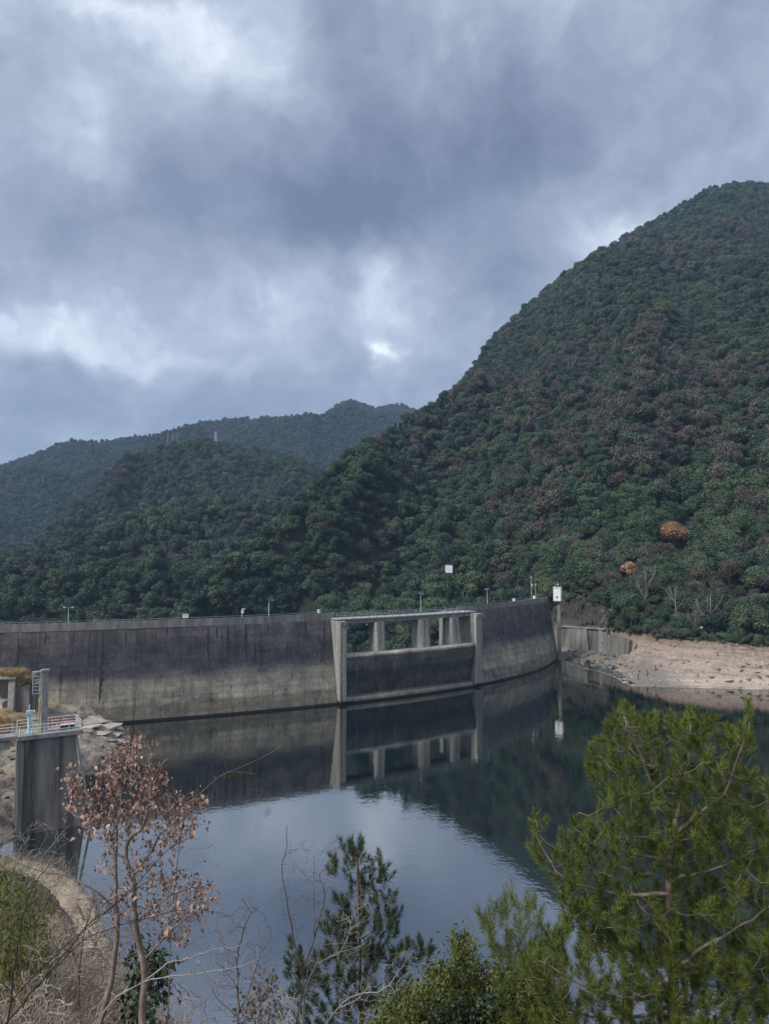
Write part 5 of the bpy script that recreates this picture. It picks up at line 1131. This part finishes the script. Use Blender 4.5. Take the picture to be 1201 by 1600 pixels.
# russet-leaved tree
def russet():
    Y = 8.0; base = on_bank(205, Y); e = empty('russet_tree', tuple(base), label='small two-stemmed tree with pinkish russet leaves and dark berries', cat='tree'); p = Plant(77); g = p.g; O_ = np.array(e.location)
    p.stem([base - [0, 0, .3] - [.22, 0, 0], *pp([(150, 1640), (165, 1570), (178, 1510), (184, 1450), (180, 1400), (181, 1340), (182, 1300), (176, 1250), (168, 1200)], Y)], .042, .010, 'trunk', 8, 4, .004)
    p.stem([base - [0, 0, .3] + [.1, 0, 0], *pp([(222, 1640), (222, 1580), (226, 1520), (214, 1460), (211, 1410), (208, 1370), (197, 1340), (203, 1310), (224, 1290), (232, 1260), (240, 1215), (262, 1185)], Y - .25)], .044, .010, 'trunk', 8, 4, .004)
    for path, r, dy in (([(208, 1370), (235, 1330), (260, 1290), (290, 1260), (318, 1235)], .014, -.4), ([(212, 1440), (250, 1410), (290, 1390), (335, 1385)], .014, .4), ([(184, 1430), (160, 1400), (120, 1375), (60, 1360), (0, 1335)], .014, -.3), ([(181, 1330), (165, 1290), (140, 1250), (118, 1215), (108, 1190)], .012, .3), ([(226, 1500), (262, 1460), (300, 1430), (320, 1410)], .014, -.2), ([(180, 1250), (200, 1210), (215, 1170), (218, 1140)], .010, .2), ([(224, 1290), (218, 1240), (208, 1200), (198, 1150)], .011, -.3), ([(200, 1345), (170, 1320), (150, 1300)], .010, .4)):
        p.stem(pp(path, Y, dy), r, r * .3, 'limb', 6, 4, .006)
    zones = [([(150, 1190), (170, 1165), (200, 1150), (215, 1135), (226, 1150), (235, 1185), (255, 1200), (270, 1240), (255, 1290), (170, 1310), (135, 1290), (145, 1240)], 210), ([(100, 1205), (118, 1190), (125, 1220), (150, 1250), (140, 1300), (110, 1290), (112, 1250)], 34),
             ([(255, 1290), (275, 1240), (300, 1235), (325, 1250), (310, 1290), (280, 1320), (255, 1330)], 60), ([(235, 1360), (290, 1370), (320, 1380), (345, 1390), (330, 1430), (300, 1450), (290, 1475), (250, 1480), (232, 1430)], 95), ([(160, 1310), (250, 1310), (235, 1440), (165, 1430)], 80), ([(140, 1440), (240, 1450), (240, 1480), (150, 1480)], 10)]
    T = []
    for poly, n in zones: T += [at(a, b, Y + float(g.normal(0, .32))) for a, b in in_poly(poly, int(n * 1.75), g)]
    T = np.array(T); tips = np.array(p.reach(T, .0028, .008, .05, .06, 'branch', 4, .07))
    bare = np.array([at(a, b, Y + float(g.normal(0, .3))) for a, b in in_poly([(90, 1320), (300, 1200), (350, 1260), (345, 1500), (100, 1560), (20, 1480)], 230, g)]); p.reach(bare, .0020, .006, .05, .05, 'branch', 4, .09)
    p.finish(e, {'trunk': M['tanbark'], 'limb': M['tanbark'], 'branch': M['tanbark']})
    mats = [leafmat('russet_leaf_' + 'abc'[i], s, 6, rnd=.7) for i, s in enumerate(([(.2, (.26, .155, .12)), (.8, (.48, .34, .28))], [(.2, (.13, .052, .038)), (.8, (.25, .115, .082))], [(.2, (.42, .33, .28)), (.8, (.62, .52, .45))]))]
    lm = []
    for i in range(6):
        h = random.Random(i); c = h.uniform(.4, 1.0); L_ = 1.0
        V = [(0, 0, 0), (.32, .38, c * .25), (.30, -.05, 0), (.36, -.40, c * .28), (.70, .27, c * .1), (.66, 0, -.06), (.72, -.26, c * .16), (1.0, .02, -c * .45)]
        F = [(0, 2, 1), (0, 3, 2), (1, 2, 5, 4), (2, 3, 6, 5), (4, 5, 7), (5, 6, 7)]; m = MB().add(V, F).mesh('leaf', mats[(0, 1, 2, 1, 1, 0)[i]], True); lm.append(m)
    nleaf = 0; extra = []
    for j, t in enumerate(T):
        for k in range(g.integers(1, 6)):
            if nleaf >= 2300: break
            pos = t + g.normal(size=3) * .05; s = .022 + .052 * g.random() ** 1.3; rot = (g.uniform(-.6, .6), g.uniform(.1, 1.35), g.uniform(0, 6.28)); nleaf += 1
            if nleaf <= 298:
                o = link_mesh('leaf', lm[int(g.integers(0, 6))], e, tuple(pos - O_)); o.rotation_euler = rot; o.scale = (s, s, s)
            else: extra.append((pos - O_, s, rot))
    b = MB()
    for pos, s, rot in extra:
        mt = Matrix.Translation(Vector(pos)) @ __import__('mathutils').Euler(rot).to_matrix().to_4x4() @ Matrix.Diagonal((s, s, s, 1)); m = lm[int(g.integers(0, 6))]
        b.add([mt @ v.co for v in m.vertices], [tuple(f.vertices) for f in m.polygons])
    o = b.build('leaves', mats[0], e); o['kind'] = 'stuff'
    b = MB()
    for j in g.choice(len(T), 200):
        c = T[j] - O_ + g.normal(size=3) * .06; r = g.uniform(.011, .017); b.tube([c + [0, 0, .05], c], .0018, 3, False); b.add([c + np.array(v) * r for v in ((1, 0, 0), (-1, 0, 0), (0, 1, 0), (0, -1, 0), (0, 0, 1), (0, 0, -1))], [(0, 2, 4), (2, 1, 4), (1, 3, 4), (3, 0, 4), (2, 0, 5), (1, 2, 5), (3, 1, 5), (0, 3, 5)])
    o = b.build('berries', mottled('dark_berries', [(.3, (.02, .008, .008)), (.7, (.07, .025, .02))], 9, .5, 0), e); o['kind'] = 'stuff'
russet()
# arching green twig
def vine():
    e = empty('arching_twig', tuple(at(300, 1250, 7.6)), label='long arching twig with a row of hanging green leaflets against dark water', cat='twig'); O_ = np.array(e.location); p = Plant(4)
    p.stem([on_bank(258, 7.6) - [0, 0, .1], *pp([(262, 1600), (266, 1480), (275, 1370), (290, 1270), (322, 1232), (345, 1212), (385, 1195), (420, 1178), (446, 1160)], 7.6)], .008, .002, 'stem', 5, 4); p.stem(pp([(330, 1225), (350, 1209), (375, 1206), (400, 1210)], 7.6), .004, .0015, 'stem', 5, 4)
    p.reach(np.array(pp([(318, 1170), (352, 1190), (402, 1235), (370, 1250)], 7.6)), .0014, .003, .02, .1, 'branch'); p.finish(e, {'stem': M['twig'], 'branch': M['twig']})
    me = MB().add([(0, 0, 0), (.3, .22, .03), (1, 0, -.15), (.3, -.22, .03)], [(0, 1, 2), (0, 2, 3)]).mesh('leaflet', M['bamboo'])
    for i in range(16):
        a = i / 15; q = at(338 + 62 * a + random.uniform(-2, 2), 1211 - 5 * math.sin(a * 3) + random.uniform(-1, 2), 7.6); o = link_mesh('leaflet', me, e, tuple(q - O_)); s = random.uniform(.04, .065); o.scale = (s, s, s); o.rotation_euler = (0, R(random.uniform(50, 80)), random.uniform(0, 6.3))
vine()
M['brushwood'] = mottled('pale_brushwood', [(.3, (.20, .16, .13)), (.5, (.36, .30, .25)), (.7, (.52, .46, .40))], 5, .9, 0)
# leafless saplings
def bare(name, Y, stems, crown, n, seed, label, wood, depth=.4, r=.016, taper=.006, rtip=.0026, bud=False):
    base = on_bank(stems[0][0][0][0], Y); e = empty(name, tuple(base), label=label, cat='sapling', group='leafless saplings along the bank'); p = Plant(seed)
    for i, (st, rr) in enumerate(stems):
        P = pp(st, Y, (i % 3 - 1) * .25); P = ([base - [0, 0, .2]] + P) if st[0][1] > 1590 else P; p.stem(P, rr, max(rr * .22, .0025), 'trunk' if i == 0 else 'limb', 6, 4, .006)
    T = np.array([at(a, b, Y + float(p.g.normal(0, depth))) for a, b in in_poly(crown, n, p.g)]); p.reach(T, rtip, taper, .0, .08, 'branch', 4, .07, 1.0)
    p.finish(e, {k: wood for k in ('trunk', 'limb', 'branch')}); return e
bare('bare_sapling', 9.0, [([(470, 1640), (474, 1580), (480, 1540), (497, 1505), (535, 1483), (553, 1430), (578, 1408)], .015), ([(497, 1505), (484, 1500), (478, 1492)], .008), ([(535, 1483), (548, 1450), (540, 1430), (525, 1440)], .008), ([(520, 1490), (560, 1480), (572, 1472)], .007)],
     [(480, 1480), (560, 1395), (590, 1400), (575, 1500), (500, 1560), (465, 1560)], 120, 301, 'silvery white leafless sapling leaning right in front of the slim pine', M['whitetwig'])
bare('bare_sapling', 8.6, [([(505, 1640), (520, 1585), (555, 1555), (600, 1545), (628, 1510), (640, 1490)], .013), ([(530, 1575), (560, 1560), (580, 1535)], .01), ([(520, 1585), (545, 1580), (590, 1590)], .01)],
     [(500, 1600), (540, 1540), (640, 1480), (650, 1500), (600, 1600)], 110, 302, 'low silvery branch sweeping right below the slim pine', M['whitetwig'], .25)
bare('bare_sapling', 9.6, [([(458, 1640), (470, 1560), (474, 1530), (462, 1480), (450, 1420), (441, 1360), (447, 1330), (448, 1290)], .018), ([(474, 1520), (492, 1460), (507, 1400), (498, 1370), (515, 1350), (535, 1310)], .012), ([(492, 1460), (490, 1400), (490, 1340)], .008), ([(470, 1550), (455, 1510), (458, 1490)], .007)],
     [(435, 1360), (445, 1300), (500, 1320), (545, 1300), (520, 1400), (500, 1500), (440, 1500)], 130, 303, 'slender reddish-brown leafless sapling left of the slim pine', M['twig'])
bare('bare_sapling', 9.2, [([(373, 1640), (372, 1560), (371, 1500), (374, 1480), (385, 1440), (402, 1420)], .016), ([(372, 1545), (355, 1520), (345, 1505)], .006), ([(371, 1500), (345, 1470), (338, 1430)], .007), ([(374, 1580), (392, 1540), (402, 1500), (420, 1470)], .008), ([(373, 1590), (340, 1560), (330, 1540)], .007)],
     [(335, 1420), (405, 1390), (425, 1440), (430, 1560), (380, 1600), (330, 1580)], 190, 304, 'grey leafless sapling standing right of the russet tree', M['twig'])
bare('bare_sapling', 7.4, [([(150, 1640), (170, 1570), (225, 1535), (270, 1525), (320, 1520), (375, 1510), (405, 1497)], .011), ([(225, 1535), (262, 1505), (290, 1500), (330, 1485), (372, 1480), (385, 1468)], .009), ([(262, 1525), (290, 1560), (330, 1550)], .006)],
     [(240, 1540), (330, 1460), (410, 1480), (400, 1540), (260, 1580)], 80, 305, 'pale crooked branch reaching right across the water from the russet tree', M['whitetwig'], .2)
bare('dark_briar', 6.0, [([(-20, 1640), (10, 1600), (60, 1540), (110, 1480), (135, 1450), (200, 1395), (260, 1330), (300, 1305)], .008), ([(10, 1600), (25, 1500), (40, 1420), (62, 1370), (95, 1335)], .008), ([(60, 1540), (130, 1470), (210, 1440), (290, 1420)], .005), ([(20, 1560), (90, 1490), (150, 1440), (240, 1370)], .005)],
     [(0, 1560), (60, 1360), (120, 1420), (260, 1350), (280, 1420), (120, 1520)], 50, 306, 'dark thorny arching stems at the lower left corner', M['darktwig'], .2)
bare('bare_sapling', 12.0, [([(35, 1640), (30, 1500), (38, 1400), (45, 1340), (30, 1300)], .014), ([(38, 1400), (60, 1350), (80, 1320), (110, 1290)], .008), ([(38, 1420), (12, 1370), (5, 1320)], .008)],
     [(-10, 1300), (60, 1280), (110, 1300), (105, 1360), (60, 1400), (-10, 1400)], 200, 307, 'pale twiggy leafless sapling below the intake tower', M['whitetwig'], .6)
bare('bare_sapling', 10.5, [([(130, 1640), (124, 1560), (128, 1480), (140, 1430), (150, 1400)], .02), ([(126, 1520), (105, 1460), (100, 1420)], .009), ([(124, 1560), (160, 1500), (180, 1440)], .01)],
     [(80, 1460), (130, 1390), (230, 1400), (240, 1560), (180, 1600), (90, 1590)], 420, 308, 'brown leafless sapling tangled behind the russet tree trunks', M['twig'], .6)

for i, (a, y, poly, n, lb) in enumerate(((95, 10.5, [(30, 1480), (80, 1420), (190, 1430), (210, 1640), (30, 1640)], 620, 'pale tangled leafless bush in front of the curved ledge'), (160, 11.5, [(90, 1420), (170, 1380), (250, 1460), (280, 1640), (110, 1640)], 560, 'tangled leafless bush right behind the russet stems'), (30, 9.0, [(-20, 1540), (60, 1510), (120, 1560), (130, 1640), (-20, 1640)], 260, 'tangled leafless bush in the bottom left corner'), (280, 10.5, [(235, 1590), (270, 1540), (330, 1560), (350, 1640), (240, 1640)], 140, 'fine leafless bush at the bottom between russet tree and grey sapling'), (430, 11.5, [(380, 1590), (420, 1550), (470, 1540), (490, 1640), (380, 1640)], 140, 'fine leafless bush at the foot of the reddish sapling'))):
    bare('bare_bush', y, [([(a, 1640), (a + 6, 1600)], .012), ([(a - 20, 1640), (a - 26, 1570)], .009), ([(a + 24, 1640), (a + 34, 1560)], .009)], poly, n, 400 + i, lb, M['brushwood'] if i != 1 else M['twig'], .7, .01, .008, .0046)
# bamboo grass and dry brush on the bank
def undergrowth():
    g = np.random.default_rng(90); P = []
    for a, b in in_poly([(-40, 1372), (5, 1362), (18, 1395), (38, 1380), (48, 1420), (72, 1425), (60, 1470), (88, 1500), (66, 1530), (105, 1570), (80, 1600), (100, 1660), (-40, 1660)], 2600, g):
        P.append(at(a, b, g.uniform(10, 15)))
    P = np.array(P); V, F = leaf_cloud(P, np.tile([0, 0, 1.], (len(P), 1)), g, 7, .13, .12, narrow=.07, fold=.03, droop=-.15)
    e = empty('bamboo_thicket', tuple(on_bank(20, 12)), label='thicket of yellow-green bamboo grass at the left edge of the bank', cat='bamboo'); O_ = np.array(e.location)
    o = link_mesh('leaves', np_mesh('leaves', V - O_, F, M['bamboo']), e); o['kind'] = 'stuff'
    b = MB()
    for i in range(320):
        q = P[g.integers(0, len(P))]; r0 = on_bank(float(project(q)[0]), q[1]); b.tube([r0, (r0 + q) / 2 + g.normal(size=3) * .05, q], [.007, .006, .003], 4, False)
    o = b.build('culms', M['drygrass'], e, off=O_); o['kind'] = 'stuff'
    # dry twiggy brush
    V = []; 
    pts = []
    while len(pts) < 2600:
        a, b_ = g.uniform(-30, 275), g.uniform(1425, 1650)
        if b_ < interp(a, EDGE, 1) + 12: continue
        k = np.argmin((BXY[0] - a) ** 2 + (BXY[1] - b_) ** 2 + np.where(bankT > 3.0, 1e6, 0)); pts.append(bankP.reshape(-1, 3)[k] + [g.normal() * .15, g.normal() * .15, -.03])
    L3 = np.array(LP)[3:10].reshape(-1, 3); pts2 = [L3[k] + g.normal(size=3) * [.3, .3, .02] for k in g.integers(0, len(L3), 420)]
    V, F = blades(np.array(pts + pts2), 7, .5, .010, .25, g, 1.6, .2)
    tag(link_mesh('dry_brush', np_mesh('dry_brush', V, F, mottled('dry_brush_stems', [(.3, (.16, .115, .085)), (.5, (.30, .235, .18)), (.7, (.44, .37, .30))], 2, .9, 0))), 'pale brown dry twiggy brush covering the near bank', 'brush', kind='stuff')
    st = []
    for _ in range(620):
        a, y = g.uniform(-40, 290), g.uniform(7.5, 17); q = on_bank(a, y); st.append(q + [g.normal() * .1, g.normal() * .1, -.05])
    V, F = blades(np.array(st), 8, .95, .0042, .22, g, .9, .1)
    tag(link_mesh('dry_stalks', np_mesh('dry_stalks', V, F, mottled('dry_stalk_stems', [(.3, (.17, .125, .10)), (.5, (.32, .255, .205)), (.7, (.47, .40, .34))], 2, .9, 0))), 'tall thin dry stalks standing in front of the curved wall', 'brush', kind='stuff')
    V, F = leaf_cloud(np.array(pts)[::2] + [0, 0, .25], np.tile([0, 0, 1.], (len(pts[::2]), 1)), g, 5, .06, .2)
    tag(link_mesh('fallen_leaves', np_mesh('fallen_leaves', V, F, leafmat('withered_leaves', [(.2, (.17, .11, .085)), (.5, (.29, .21, .165)), (.8, (.40, .31, .25))], 3, rnd=.1))), 'withered pinkish leaves caught in the brush', 'leaves', kind='stuff')
undergrowth()

# ------------------------------------------------------------------ haze
hm = bpy.data.materials.new('haze_air'); hm.use_nodes = True; nt = hm.node_tree; nt.nodes.clear()
pv = nt.nodes.new('ShaderNodeVolumePrincipled'); pv.inputs['Color'].default_value = (.44, .63, .94, 1); pv.inputs['Density'].default_value = HAZE; pv.inputs['Anisotropy'].default_value = .0
ou = nt.nodes.new('ShaderNodeOutputMaterial'); nt.links.new(pv.outputs[0], ou.inputs['Volume'])
tag(MB().box((0, 1500, 484.5), (10040, 8060, 1031)).build('haze', hm), 'thin bluish valley haze', 'haze', kind='stuff')
